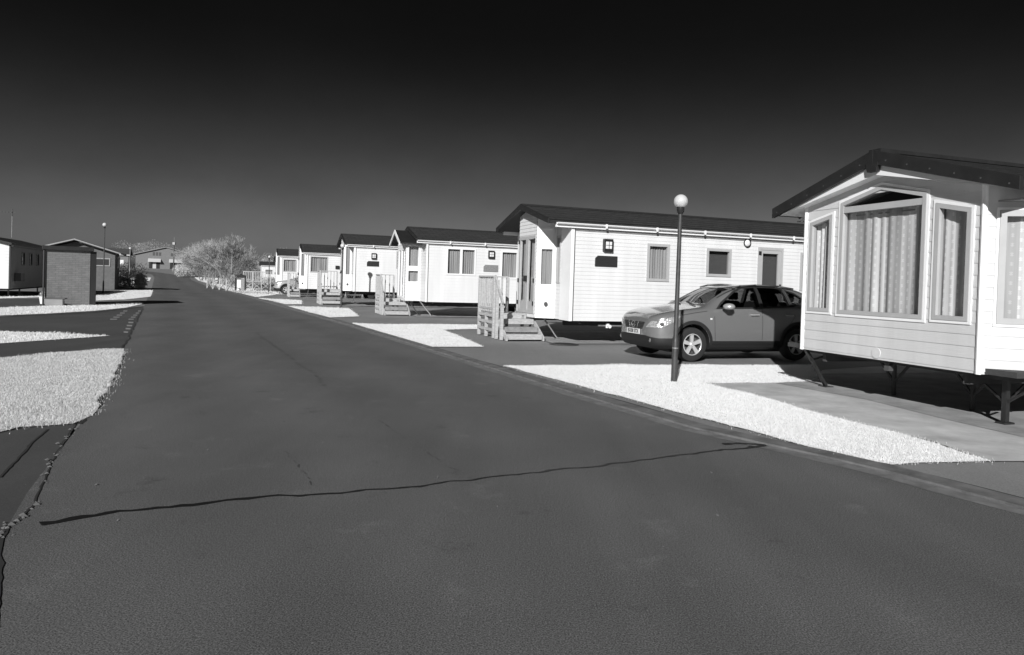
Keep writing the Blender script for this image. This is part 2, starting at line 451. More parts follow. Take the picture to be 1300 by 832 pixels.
def window(parent, T, poly, fm='frame', fw=0.055, cm='curtain', bars=(), seed=0, name='window', gap=None, wave=0.02, per=0.09, depth=0.10, cpoly=None, surround=None):
    mb = MB()
    inn = ring(mb, T, poly, fw, -0.05, 0.028)
    for kind, pos, w in bars:
        if kind == 'v':
            s_ = (pos - w / 2, pos + w / 2); z_lo = min(p[1] for p in inn); z_hi = topz(inn, pos)
            mb.prism([(s_[0], z_lo), (s_[1], z_lo), (s_[1], z_hi), (s_[0], z_hi)], T, -0.04, 0.022)
        else:
            a = min(p[0] for p in inn); b = max(p[0] for p in inn)
            mb.prism([(a, pos - w / 2), (b, pos - w / 2), (b, pos + w / 2), (a, pos + w / 2)], T, -0.04, 0.022)
    w_ = mb.build(name, fm, parent)
    g = MB(); gi = inset(poly, fw * 0.9); g.add([T(a, b, -0.012) for a, b in gi], [tuple(range(len(gi)))]); g.build('pane', 'glass', w_)
    # reveal
    rv = MB(); rp = inset(poly, fw * 0.6); n = len(rp)
    rv.add([T(a, b, -0.05) for a, b in rp] + [T(a, b, -0.16) for a, b in rp], [(i, (i + 1) % n, n + (i + 1) % n, n + i) for i in range(n)])
    rv.build('reveal', 'inner', w_, fix=False)
    if cm:
        c = MB(); curtain_mesh(c, T, cpoly or inset(poly, fw * 0.62), depth, wave, per, seed, gap); c.build('curtain', cm, w_, smooth=True, fix=False)
    if surround:
        sb = MB(); big = inset(poly, -surround); ring(sb, T, big, surround - 0.002, 0.0, 0.02); sb.build('surround', 'trim', w_)
    return w_

# ------------------------------------------------------------------ static caravan
def make_caravan(P, rot, L, W, zf, ze, zr, label, ov=0.45, xe=0.0, course=0.15, wall='white', side_holes=(), front=None,
                 name='static_caravan', group='static caravans in a row along the lane', fascia='fascia', gutter=True, corner='trim', z=0.0, trimv=True, infill=False, lightplate=None, roofm='roof', far=False, recess=0.0):
    e = empty(name, (P[0], P[1], z), R(rot), label, 'caravan', group)
    tanp = (zr - ze) / (W / 2 + 0.08)
    zroof = lambda y: zr - tanp * abs(y - W / 2)         # roof top surface
    rt = 0.10
    zw = lambda y: zroof(y) - rt - 0.004
    # --- walls
    TS = lambda s, z_, o: (s, -o, z_)                     # long side towards the camera
    TF = lambda s, z_, o: (-o, s, z_)                     # road end
    TB = lambda s, z_, o: (s, W + o, z_)                  # hidden long side
    TR = lambda s, z_, o: (L + o, s, z_)                  # far end
    holes = [h for h in side_holes]
    x0 = front['x_side'] if front and 'x_side' in front else 0.0
    mb = MB(); siding(mb, TS, rect(x0, L, zf, zw(0)), holes, course, lap=0.008); mb.build('wall', wall, e)
    mb = MB(); siding(mb, TB, rect(x0, L, zf, zw(W)), [], course); mb.build('wall', wall, e)
    mb = MB(); siding(mb, TR, [(0, zf), (W, zf), (W, zw(W)), (W / 2, zw(W / 2)), (0, zw(0))], [], course); mb.build('wall', wall, e)
    # --- roof: two slopes with thickness
    def slab(s, x_a, x_b, yo=0.09):
        ye = -yo if s < 0 else W + yo
        ym = W / 2
        za, zb = zroof(ye), zroof(ym)
        y_out = ye
        vs = [(x_a, y_out, za), (x_b, y_out, za), (x_b, ym, zb), (x_a, ym, zb), (x_a, y_out, za - rt), (x_b, y_out, za - rt), (x_b, ym, zb - rt), (x_a, ym, zb - rt)]
        ln = math.hypot(ym - y_out, zb - za)
        m_ = MB(); m_.add(vs, [(0, 1, 2, 3), (7, 6, 5, 4), (0, 4, 5, 1), (1, 5, 6, 2), (2, 6, 7, 3), (3, 7, 4, 0)],
             [[(0, 0), (x_b - x_a, 0), (x_b - x_a, ln), (0, ln)]] + [[(0, 0), (.3, 0), (.3, .1), (0, .1)]] * 5)
        return m_
    xa = -ov
    for s in (-1, 1):
        r_ = slab(s, xa + 0.03, L + 0.3); ro = r_.build('roof', roofm, e)
        if not far:   # raised ribs of the pressed steel tiles
            rb = MB(); ye = -0.09 if s < 0 else W + 0.09; nrow = 6
            for k in range(nrow):
                f = k / nrow; y_ = ye + (W / 2 - ye) * f
                rb.bar((xa + 0.03, y_, zroof(y_) + 0.004), (L + 0.3, y_, zroof(y_) + 0.004), 0.04, 0.016)
            rb.build('tile_step', 'fascia', ro)
    rd = MB(); rd.bar((xa, W / 2, zr + 0.01), (L + 0.3, W / 2, zr + 0.01), 0.2, 0.05); rd.build('ridge_cap', fascia, e)
    # soffit under the front overhang
    # --- barge boards at the road end
    fh = front.get('fh', 0.17) if front else 0.16
    for s in (-1, 1):
        ye = -0.10 if s < 0 else W + 0.10
        b_ = MB()
        pts = [(ye, zroof(ye) + 0.02), (W / 2, zr + 0.025), (W / 2, zr + 0.025 - fh), (ye, zroof(ye) + 0.02 - fh * 0.8)]
        b_.prism(pts, lambda a, b, t: (t, a, b), xa - 0.03, xa + 0.025)
        bo = b_.build('bargeboard', fascia, e, bevel=0.004)
        if not far:
            for k in range(6):
                sc = MB()
                y_ = ye + (W / 2 - ye) * (k + 0.35) / 6
                sc.tube((xa - 0.034, y_, zroof(y_) - fh * 0.45), (xa - 0.029, y_, zroof(y_) - fh * 0.45), 0.011, n=8)
                sc.build('screw', 'metal_dark', bo)
    if infill:
        f_ = MB()
        y0, y1 = 0.06, W - 0.06; ap = infill
        for (a, b) in ((y0, W / 2), (W / 2, y1)):
            out = a if a == y0 else b
            zt_o, zt_m = zroof(out) - rt * 0.5, zr - rt * 0.5
            pts = [(out, ap - 0.205 * abs(out - W / 2)), (W / 2, ap), (W / 2, zt_m), (out, zt_o)]
            f_.prism(pts, lambda a_, b_, t: (t, a_, b_), xa + 0.028, xa + 0.045)
        f_.build('gable_infill', 'trim', e)
        kp = MB(); kp.prism([(W / 2 - 0.10, zr - 0.15), (W / 2 + 0.10, zr - 0.15), (W / 2 + 0.075, zr - 0.27), (W / 2 - 0.075, zr - 0.27)], lambda a, b, t: (t, a, b), xa - 0.045, xa + 0.045)
        kp.build('gable_plate', fascia, e)
        so = MB()
        for (a, b) in ((0.0, W / 2), (W / 2, W)):
            za = ap - 0.205 * W / 2 if a == 0 else ap
            zb_ = ap if a == 0 else ap - 0.205 * W / 2
            so.add([(xa + 0.046, a, za), (0.7, a, za), (0.7, b, zb_), (xa + 0.046, b, zb_)], [(0, 1, 2, 3)])
        so.build('soffit', 'trim', e)
    # --- eaves: soffit strip, fascia and gutter along both sides
    for s in (-1, 1):
        y_ = -0.09 if s < 0 else W + 0.09
        zt = zroof(y_) - rt
        ed = MB(); sy = s
        ed.box((xe if xe else 0.0, min(y_, y_ - sy * 0.075), zt - 0.075), (L + 0.28, max(y_, y_ - sy * 0.075), zt + 0.02))
        ed.build('eave_board', 'trim', e)
        if gutter:
            gt = MB(); gx0 = xe if xe else 0.0
            n = 8
            for k in range(n):
                t0, t1 = math.pi * k / n, math.pi * (k + 1) / n
                yc = y_ + sy * 0.05; r = 0.048
                a0, a1 = (yc + r * math.cos(t0), zt + 0.035 - r * math.sin(t0)), (yc + r * math.cos(t1), zt + 0.035 - r * math.sin(t1))
                gt.add([(gx0, a0[0], a0[1]), (L + 0.3, a0[0], a0[1]), (L + 0.3, a1[0], a1[1]), (gx0, a1[0], a1[1])], [(0, 1, 2, 3)])
            go = gt.build('gutter', 'trim', e, smooth=True, fix=False)
            if s < 0 and not far:
                xx = gx0 + 1.3
                while xx < L:
                    br = MB(); br.box((xx, y_ - 0.103, zt - 0.055), (xx + 0.05, y_ - 0.08, zt + 0.05)); xx += 1.45
                    br.build('gutter_bracket', 'trim', go)
    # --- corner posts
    if corner:
        cb = MB(); cb.box((x0 - 0.022, -0.024, zf - 0.005), (x0 + 0.05, 0.03, zw(0) - 0.03)); cb.build('corner_trim', corner, e)
    if trimv:
        dl = MB(); dl.box((x0 + 0.05, -0.019, zf), (x0 + 0.075, 0.0, zw(0) - 0.10)); dl.build('corner_joint', 'metal_dark', e)
        hl = MB(); hl.box((x0 + 0.075, -0.0185, zw(0) - 0.16), (L, 0.0, zw(0) - 0.125)); hl.build('eave_joint', 'galv', e)
    # --- floor, chassis, jacks, wheels
    fl = MB(); fl.box((0.05, 0.05, zf + 0.004), (L - 0.03, W - 0.05, zf + 0.07)); fl.build('floor', 'under', e)
    ce = MB(); ce.box((0.1, 0.1, zw(0) - 0.12), (L - 0.05, W - 0.1, zw(0) - 0.1)); ce.build('ceiling', 'inner', e)
    pw = MB(); pw.box((L * 0.45, 0.02, zf + 0.07), (L * 0.45 + 0.05, W - 0.02, zw(0) - 0.13)); pw.build('partition', 'inner', e)
    ch = MB()
    for y_ in (0.75, W - 0.75): ch.box((0.15, y_ - 0.03, zf - 0.16), (L - 0.1, y_ + 0.03, zf))
    for k in range(7): ch.box((0.3 + k * (L - 0.8) / 6, 0.1, zf - 0.07), (0.35 + k * (L - 0.8) / 6, W - 0.1, zf - 0.002))
    ch.build('chassis', 'under', e)
    for y_ in (0.72, W - 0.72):
        for x_ in (L * 0.42, L * 0.52):
            wb = MB(); r = 0.24
            wb.lathe([(0.02, -0.09), (r - 0.03, -0.09), (r, -0.06), (r, 0.06), (r - 0.03, 0.09), (0.02, 0.09)], (x_, y_, r), 20, axis='y'); wb.build('wheel', 'tyre', e, smooth='auto')
    for (x_, y_, dx, dy, mt) in (front or {}).get('jacks', []) + [(L * 0.25, 0.35, 0, 0, 'galv'), (L * 0.36, 0.35, 0, 0, 'galv'), (L * 0.62, 0.35, 0, 0, 'galv'), (L * 0.8, 0.35, 0, 0, 'galv')]:
        j = MB(); h_ = zf
        if dx or dy:
            j.bar((x_, y_, h_), (x_ + dx, y_ + dy, 0.03), 0.055, 0.03); j.box((x_ + dx - 0.07, y_ + dy - 0.07, 0.0), (x_ + dx + 0.07, y_ + dy + 0.07, 0.025))
        else:
            j.tube((x_, y_, 0.0), (x_, y_, h_), 0.022, n=8); j.box((x_ - 0.11, y_ - 0.11, 0.0), (x_ + 0.11, y_ + 0.11, 0.03))
            j.tube((x_ - 0.1, y_, 0.03), (x_, y_, h_ * 0.55), 0.012, n=6); j.tube((x_ + 0.1, y_, 0.03), (x_, y_, h_ * 0.55), 0.012, n=6)
        j.build('jack_leg', mt, e)
    if lightplate:
        lx, lz, px_, pz, pm = lightplate
        wl = MB(); wl.box((lx - 0.13, -0.10, lz - 0.16), (lx + 0.13, -0.0, lz + 0.16)); wo = wl.build('wall_lamp', 'dark', e, bevel=0.015)
        ln = MB(); ln.box((lx - 0.085, -0.112, lz - 0.09), (lx + 0.085, -0.095, lz + 0.09)); lo = ln.build('lens', 'lens', wo, bevel=0.01)
        gr = MB(); gr.box((lx - 0.006, -0.118, lz - 0.09), (lx + 0.006, -0.111, lz + 0.09)); gr.box((lx - 0.085, -0.1172, lz - 0.006), (lx + 0.085, -0.111, lz + 0.006)); gr.build('lens_bar', 'dark', wo)
        pl = MB(); w2, h2 = 0.31, 0.135
        pl.prism([(px_ - w2, pz - h2), (px_ + w2, pz - h2), (px_ + w2, pz + h2), (px_ - w2 + 0.07, pz + h2), (px_ - w2, pz + h2 - 0.07)], lambda a, b, t: (a, t, b), -0.035, -0.0)
        po = pl.build('name_plaque', pm, e, bevel=0.004)
    e['W'] = W
    for k in ('W',): del e[k]
    return e, dict(TS=TS, TF=TF, zw=zw, zroof=zroof, W=W, L=L, zf=zf, tanp=tanp)

def front_plain(e, d, course, wall='white', holes=(), y0=0.0, y1=None):
    W, zf, zw = d['W'], d['zf'], d['zw']
    y1 = W if y1 is None else y1
    pts = [(y0, zf), (y1, zf), (y1, zw(y1))] + ([(W / 2, zw(W / 2))] if y0 < W / 2 < y1 else []) + [(y0, zw(y0))]
    mb = MB(); siding(mb, d['TF'], pts, list(holes), course); return mb.build('wall', wall, e)

# ================================================================== NEAR CARAVAN (right edge)
O1 = (5.585, 7.773)
W1 = 3.84; zf1 = 0.60
e1, d1 = make_caravan(O1, 18, 11.0, W1, zf1, 2.795, 3.395, 'nearest white static caravan with patterned curtains, cut by the right edge',
    ov=0.2, course=0.14, wall='cream', front=dict(x_side=0.66, fh=0.19, jacks=[]), corner=None, trimv=False, infill=3.09, gutter=True, xe=0.35)
ca, sa = 0, 0
FA, FB = 0.47, 3.40
TF = d1['TF']
iw = lambda y: 3.09 - 0.205 * abs(y - W1 / 2)   # underside of the porch soffit
winL = [(2.84, 1.20), (3.30, 1.20), (3.30, 2.545), (2.84, 2.645)]
winM = [(1.24, 1.19), (2.68, 1.19), (2.68, 2.79), (W1 / 2 + 0.04, 2.965), (1.24, 2.79)]
winR = [(0.615, 1.20), (1.10, 1.20), (1.10, 2.645), (0.615, 2.54)]
outer = [(FA, zf1), (FB, zf1), (FB, iw(FB)), (W1 / 2, iw(W1 / 2)), (FA, iw(FA))]
mb = MB(); siding(mb, TF, outer, [inset(w, 0.02) for w in (winL, winM, winR)], 0.14, lap=0.008, zstart=0.49); mb.build('wall', 'cream', e1)
window(e1, TF, winL, 'frame', 0.055, 'curtain2', seed=3, wave=0.022, per=0.10, surround=0.035)
window(e1, TF, winM, 'frame', 0.055, 'curtain2', bars=[('h', 2.685, 0.085)], seed=5, wave=0.015, per=0.15, surround=0.04, cpoly=rect(1.28, 2.64, 1.23, 2.68))
window(e1, TF, winR, 'frame', 0.055, 'curtain2', seed=11, wave=0.022, per=0.10, surround=0.035)
# cut corners, each with its own window
for (pa, pb, nm) in (((0.0, FA), (0.66, 0.0), 1), ((0.66, W1), (0.0, FB), 2)):
    A, B = Vector((pa[0], pa[1])), Vector((pb[0], pb[1])); ln = (B - A).length; t = (B - A) / ln; nrm = Vector((t.y, -t.x))
    TC = (lambda A, t, nrm: (lambda s, z_, o: (A.x + t.x * s + nrm.x * o, A.y + t.y * s + nrm.y * o, z_)))(A, t, nrm)
    wc = rect(0.15, ln - 0.09, 1.19, 2.50)
    mb = MB(); siding(mb, TC, rect(0, ln, zf1, 2.79), [inset(wc, 0.02)], 0.14, lap=0.008, zstart=0.49); mb.build('wall', 'cream', e1)
    window(e1, TC, wc, 'frame', 0.07, 'curtain2', seed=20 + nm, wave=0.02, per=0.10, surround=0.03)
    for (q, o2) in ((0.0, 0.0), (ln, 0.0)):
        p = TC(q, 0, 0); cb = MB(); cb.tube((p[0], p[1], zf1 - 0.004), (p[0], p[1], 2.80), 0.034, n=8); cb.build('corner_trim', 'trim', e1, smooth='auto')
# waste outlet cap low on the end wall
oc = MB(); oc.lathe([(0.0, 0.005), (0.074, 0.005), (0.078, -0.002)], (0, 0, 0), 24)
oc.v = [(-0.012 - z_, 1.95 + x_, 0.69 + y_) for x_, y_, z_ in oc.v]; oc.build('vent_cap', 'cream', e1, smooth='auto')
# heavy black axle stand under the near corner
j = MB(); j.box((0.36, 0.40, 0.0), (0.52, 0.52, 0.03)); j.box((0.41, 0.43, 0.02), (0.47, 0.49, 0.60))
j.bar((0.44, 0.46, 0.25), (0.44, 0.95, 0.59), 0.025); j.bar((0.44, 0.46, 0.25), (0.44, -0.0, 0.59), 0.025); j.bar((0.44, 0.46, 0.25), (0.9, 0.46, 0.59), 0.025)
j.build('jack_leg', 'black', e1)
j = MB(); j.bar((0.05, 3.38, 0.6), (0.46, 3.38, 0.02), 0.055, 0.04); j.box((0.38, 3.30, 0), (0.54, 3.46, 0.02)); j.bar((0.14, 3.38, 0.42), (0.75, 3.38, 0.58), 0.025)
j.build('jack_leg', 'black', e1)
# tow hitch / hanging strap
j = MB(); j.bar((0.3, 1.9, 0.6), (0.12, 1.85, 0.5), 0.04, 0.04); j.box((0.06, 1.80, 0.46), (0.14, 1.88, 0.53)); j.build('tow_hitch', 'metal_dark', e1)
for (yy) in (1.25, 2.5):
    j = MB(); j.tube((0.9, yy, 0), (0.9, yy, 0.6), 0.03, n=8); j.bar((0.9, yy, 0.2), (0.9, yy + 0.35, 0.58), 0.03); j.bar((0.9, yy, 0.2), (0.9, yy - 0.35, 0.58), 0.03); j.build('jack_leg', 'under', e1)

# ================================================================== CARAVAN behind the car
O2 = (1.45, 17.54); W2 = 3.75; zf2 = 0.58
sw = [rect(2.12, 2.785, 1.63, 2.60), rect(3.925, 4.715, 1.81, 2.56), rect(7.04, 7.5, 1.5, 2.58)]
door2 = rect(5.585, 6.435, 0.62, 2.66)
e2, d2 = make_caravan(O2, 20, 11.5, W2, zf2, 3.055, 3.565, 'white static caravan behind the dark car, with glazed double doors at its road end',
    ov=0.68, xe=-0.48, course=0.095, wall='white', side_holes=[inset(w, 0.015) for w in sw] + [door2], front=dict(fh=0.15, jacks=[(-0.12, 1.42, 0.40, -0.04, 'galv'), (0.3, 3.0, -0.15, 0.3, 'galv')]), lightplate=(0.965, 2.49, 0.945, 2.09, 'plate'))
window(e2, d2['TS'], sw[0], 'frame', 0.07, 'curtain', seed=2, wave=0.018, per=0.08)
w = window(e2, d2['TS'], sw[1], 'frame', 0.07, None, seed=2)
bl = MB(); bl.add([d2['TS'](a, b, -0.12) for a, b in rect(3.95, 4.69, 1.85, 2.53)], [(0, 1, 2, 3)]); bl.build('blind', 'metal_dark', w)
window(e2, d2['TS'], sw[2], 'frame', 0.07, 'curtain', seed=9)
wp = MB(); wp.tube((0.9, 0.22, 0.46), (5.5, 0.22, 0.42), 0.028, n=10); wp.build('waste_pipe', 'galv', e2, smooth='auto')
wp = MB(); wp.tube((1.15, 0.18, 0.40), (1.15, 0.18, 0.52), 0.05, n=12); wp.tube((1.15, 0.18, 0.46), (1.15, 0.05, 0.44), 0.045, n=12); wp.build('pipe_elbow', 'trim', e2, smooth='auto')
# side door with glazed upper half
TS = d2['TS']
dd = MB(); inn = ring(dd, TS, door2, 0.07, -0.05, 0.03); inn2 = ring(dd, TS, inset(door2, 0.074), 0.09, -0.04, 0.018)
dd.prism([(inn2[0][0], inn2[0][1]), (inn2[1][0], inn2[1][1]), (inn2[1][0], 1.40), (inn2[0][0], 1.40)], TS, -0.03, 0.008)
do = dd.build('door', 'frame', e2)
g = MB(); g.add([TS(a, b, -0.005) for a, b in rect(inn2[0][0] - 0.01, inn2[1][0] + 0.01, 1.40, inn2[2][1] + 0.01)], [(0, 1, 2, 3)]); g.build('pane', 'glass', do)
g = MB(); g.add([TS(a, b, -0.11) for a, b in rect(inn2[0][0] - 0.05, inn2[1][0] + 0.05, 0.7, inn2[2][1] + 0.05)], [(0, 1, 2, 3)]); g.build('inner_blind', 'metal_dark', do)
h = MB(); h.box((6.32, -0.075, 1.50), (6.35, -0.03, 1.66)); h.bar((6.33, -0.08, 1.58), (6.2, -0.08, 1.58), 0.025); h.build('handle', 'dark', do)
for zz in (2.5, 1.56, 0.9):
    h = MB(); h.box((5.60, -0.05, zz - 0.05), (5.68, -0.028, zz + 0.05)); h.build('hinge', 'dark', do)
bh = MB(); bh.lathe([(0.0, 0.06), (0.05, 0.06), (0.075, 0.045), (0.09, 0.03), (0.10, 0.0)], (0, 0, 0), 20); bh.v = [(5.21 + x_, -0.012 - z_, 2.75 + y_) for x_, y_, z_ in bh.v]
bo = bh.build('bulkhead_lamp', 'lens', e2, smooth='auto')
bh = MB(); bh.lathe([(0.10, 0.0), (0.115, 0.0), (0.115, 0.035), (0.10, 0.035)], (0, 0, 0), 20); bh.v = [(5.21 + x_, -0.014 - z_, 2.75 + y_) for x_, y_, z_ in bh.v]; bh.build('lamp_rim', 'dark', bo, smooth='auto')
# road end: broad corner board, recessed strip with window, angled bay side, double doors
def bay_front(e, d, y_a, y_b, depth, run, course, corner_w, wins=True, fm='frame', doors=True, cm='curtain', slitwin=True):
    W, zf, zw = d['W'], d['zf'], d['zw']
    TFx = d['TF']
    for (ya, yb) in ((0.0, y_a - run), (y_b + run, W)):
        hs = []
        near = ya == 0.0
        wr = rect(corner_w + 0.08, yb - 0.04, 1.5, 2.72) if near else rect(ya + 0.05, W - corner_w - 0.05, 1.5, 2.72)
        if slitwin and wr[1][0] - wr[0][0] > 0.12: hs = [inset(wr, 0.012)]
        mb = MB(); siding(mb, TFx, [(ya, zf), (yb, zf), (yb, zw(yb)), (ya, zw(ya))], hs, course); mb.build('wall', 'white', e)
        if hs: window(e, TFx, wr, fm, 0.04, cm, seed=4)
        cbm = MB(); c0, c1 = (-0.02, corner_w) if near else (W - corner_w, W + 0.02)
        cbm.box((-0.035, c0, zf - 0.004), (-0.012, c1, zw(0) - 0.02)); cbm.build('corner_board', 'trim', e)
    # angled sides
    for (p0, p1) in (((0.0, y_a - run), (-depth, y_a)), ((-depth, y_b), (0.0, y_b + run))):
        B, A = Vector(p0), Vector(p1)
        ln = (B - A).length; t = (B - A) / ln; nrm = Vector((t.y, -t.x))
        TC = (lambda A, t, nrm: (lambda s, z_, o: (A.x + t.x * s + nrm.x * o, A.y + t.y * s + nrm.y * o, z_)))(A, t, nrm)
        zt = zw(min(p0[1], p1[1]) if p0[1] < W / 2 else max(p0[1], p1[1])) + 0.03
        wr = rect(0.09, ln - 0.06, 1.42, zt - 0.30)
        mb = MB(); siding(mb, TC, rect(0, ln, zf, zt), [inset(wr, 0.01)], 0.6, lap=0.0); mb.build('wall', 'trim', e)
        window(e, TC, wr, 'framew' if doors == 'white' else 'framew', 0.045, cm, seed=6)
    # bay front
    TBf = lambda s, z_, o: (-depth - o, s, z_)
    dz = 2.74
    dr = rect(y_a + 0.05, y_b - 0.05, zf + 0.10, dz)
    out = [(y_a, zf), (y_b, zf), (y_b, zw(y_b)), (W / 2, zw(W / 2) - 0.0), (y_a, zw(y_a))]
    mb = MB(); siding(mb, TBf, out, [inset(dr, 0.01)], course); mb.build('wall', 'white', e)
    mid = (y_a + y_b) / 2
    for (a, b, hy) in ((dr[0][0], mid - 0.003, mid - 0.06), (mid + 0.003, dr[1][0], mid + 0.06)):
        leaf = rect(a, b, zf + 0.10, dz)
        m_ = MB(); i1 = ring(m_, TBf, leaf, 0.09, -0.04, 0.025)
        m_.prism(rect(i1[0][0], i1[1][0], zf + 0.19, 1.0), TBf, -0.03, 0.008)
        do_ = m_.build('door', fm, e)
        g_ = MB(); g_.add([TBf(q, r_, -0.004) for q, r_ in rect(i1[0][0] - 0.01, i1[1][0] + 0.01, 1.0, dz - 0.08)], [(0, 1, 2, 3)]); g_.build('pane', 'glass', do_)
        c_ = MB(); curtain_mesh(c_, TBf, rect(i1[0][0] - 0.03, i1[1][0] + 0.03, 0.75, dz - 0.06), 0.10, 0.018, 0.09, 8); c_.build('curtain', cm, do_, smooth=True, fix=False)
        hn = MB(); hn.box((-depth - 0.08, hy - 0.015, 1.52), (-depth - 0.03, hy + 0.015, 1.68)); hn.build('handle', 'dark', do_)
        for zz in (2.6, 1.55, 0.95):
            hg = MB(); q_ = a + 0.02 if a < mid - 0.1 else b - 0.02
            hg.box((-depth - 0.055, q_ - 0.02, zz - 0.055), (-depth - 0.027, q_ + 0.02, zz + 0.055)); hg.build('hinge', 'dark', do_)
    # bay floor
    fb = MB(); fb.prism([(0.05, y_a - run), (0.05, y_b + run), (-depth + 0.03, y_b - 0.02), (-depth + 0.03, y_a + 0.02)], lambda a, b, t: (a, b, t), zf + 0.005, zf + 0.06); fb.build('floor', 'under', e)
    vc = MB(); vc.lathe([(0, 0.03), (0.05, 0.03), (0.06, 0)], (0, 0, 0), 14)
    vc.v = [(-depth * 0.45 - z_ * 0.6, y_a - run * 0.55 - z_ * 0.8 - 0.02, 0.92 + y_) for x_, y_, z_ in vc.v] if False else [(-depth * 0.5 + x_ * 0.9, y_a - run * 0.5 - 0.05 - z_, 0.95 + y_) for x_, y_, z_ in vc.v]
    vc.build('gas_vent', 'metal_dark', e, smooth='auto')
bay_front(e2, d2, 1.22, 2.50, 0.45, 0.28, 0.095, 0.58)

# ================================================================== further caravans
O3 = (-3.41, 28.02)
sw3 = [rect(0.80, 2.03, 1.70, 2.79), rect(3.1, 3.85, 1.62, 2.76)]
e3, d3 = make_caravan(O3, 20, 11.0, 3.75, 0.60, 3.09, 3.64, 'white static caravan with small white-edged gable porch and two-pane side window',
    ov=0.42, xe=-0.42, course=0.12, side_holes=[inset(w, 0.015) for w in sw3], front=dict(fh=0.14, jacks=[(0.0, 1.0, 0.42, -0.3, 'galv'), (-0.40, 1.3, 0.38, -0.2, 'dark')]), lightplate=(2.67, 2.58, 2.67, 2.02, 'plateg'))
window(e3, d3['TS'], sw3[0], 'framew', 0.06, 'curtain', bars=[('v', 1.415, 0.10)], seed=1)
window(e3, d3['TS'], sw3[1], 'framew', 0.06, 'curtain', seed=8)
# square bay with its own little gable
front_plain(e3, d3, 0.12)
def square_bay(e, d, ya, yb, depth):
    zf = d['zf']
    TSd = lambda s, z_, o: (-s, ya - o, z_)
    TN = lambda s, z_, o: (-s, yb + o, z_)
    TBf = lambda s, z_, o: (-depth - o, s, z_)
    zt = 3.0
    w1, w2 = rect(0.06, depth - 0.08, 1.98, 2.86), rect(0.06, depth - 0.08, 1.35, 1.86)
    mb = MB(); siding(mb, TSd, rect(0, depth, zf, zt), [inset(w1, .01), inset(w2, .01)], 0.12); mb.build('wall', 'white', e)
    window(e, TSd, w1, 'framew', 0.04, 'curtain', seed=3); window(e, TSd, w2, 'framew', 0.04, 'curtain', seed=3)
    mb = MB(); siding(mb, TN, rect(0, depth, zf, zt), [], 0.12); mb.build('wall', 'white', e)
    mid = (ya + yb) / 2; ap = zt + 0.42
    dr = rect(ya + 0.25, yb - 0.25, zf + 0.1, 2.75)
    mb = MB(); siding(mb, TBf, [(ya, zf), (yb, zf), (yb, zt), (mid, ap), (ya, zt)], [inset(dr, .01)], 0.12); mb.build('wall', 'white', e)
    for (a, b) in ((dr[0][0], mid - 0.003), (mid + 0.003, dr[1][0])):
        m_ = MB(); i1 = ring(m_, TBf, rect(a, b, zf + 0.1, 2.75), 0.08, -0.04, 0.025); do_ = m_.build('door', 'framew', e)
        g_ = MB(); g_.add([TBf(q, r_, -0.004) for q, r_ in rect(i1[0][0] - 0.01, i1[1][0] + 0.01, i1[0][1], i1[2][1])], [(0, 1, 2, 3)]); g_.build('pane', 'glass', do_)
        c_ = MB(); curtain_mesh(c_, TBf, rect(i1[0][0] - 0.03, i1[1][0] + 0.03, 0.75, 2.7), 0.10, 0.018, 0.09, 8); c_.build('curtain', 'curtain', do_, smooth=True, fix=False)
    for s in (-1, 1):
        ye = mid + s * (yb - ya) / 2 * 1.32; ze = ap + 0.08 - (ap - zt) * 1.32
        r_ = MB(); r_.add([(-depth - 0.3, ye, ze), (0.5, ye, ze), (0.5, mid, ap + 0.08), (-depth - 0.3, mid, ap + 0.08), (-depth - 0.3, ye, ze - .05), (0.5, ye, ze - .05), (0.5, mid, ap + 0.03), (-depth - 0.3, mid, ap + 0.03)],
            [(0, 1, 2, 3), (7, 6, 5, 4), (0, 4, 5, 1), (1, 5, 6, 2), (2, 6, 7, 3), (3, 7, 4, 0)]); r_.build('porch_roof', 'fascia', e)
        b_ = MB(); b_.prism([(ye, ze + 0.01), (mid, ap + 0.09), (mid, ap - 0.05), (ye, ze - 0.11)], lambda a, b, t: (t, a, b), -depth - 0.34, -depth - 0.305); b_.build('bargeboard', 'trim', e)
    lm = MB(); lm.box((-depth - 0.08, mid - 0.06, 2.98), (-depth - 0.015, mid + 0.06, 3.14)); lm.build('porch_lamp', 'dark', e)
square_bay(e3, d3, 1.05, 2.75, 0.62)

O4 = (-8.15, 36.5)
sw4 = [rect(2.15, 2.62, 1.86, 2.72 + 0.05)]
e4, d4 = make_caravan((O4[0], O4[1]), 20, 11.0, 3.75, 0.60, 3.07, 3.62, 'white static caravan with square side lamp and dark plaque, fourth caravan from the right', ov=0.5, xe=-0.4, course=0.13, z=0.15,
    side_holes=[inset(w, 0.01) for w in sw4], front=dict(fh=0.14, jacks=[(0.2, 0.6, -0.1, 0.5, 'galv')]), lightplate=(0.98, 2.45, 0.94, 2.06, 'plate'))
window(e4, d4['TS'], sw4[0], 'frame', 0.06, 'curtain', seed=5)
bay_front(e4, d4, 1.25, 2.5, 0.40, 0.26, 0.13, 0.30)
e4b = None
O5 = (-13.75, 47.4)
sw5 = [rect(0.20, 1.35, 1.72, 2.80)]
e5, d5 = make_caravan(O5, 20, 10.5, 3.75, 0.60, 3.09, 3.64, 'white static caravan with one broad curtained side window, just behind the far lamp post', ov=0.35, xe=-0.3, course=0.14,
    side_holes=[inset(sw5[0], .01)], front=dict(fh=0.14, jacks=[(0.2, 0.6, -0.1, 0.5, 'galv')]), far=True)
window(e5, d5['TS'], sw5[0], 'frame', 0.06, 'curtain', seed=5, wave=0.03, per=0.16)
bx = MB(); bx.box((1.85, -0.09, 2.0), (2.1, 0, 2.22)); bx.build('meter_box', 'dark', e5)
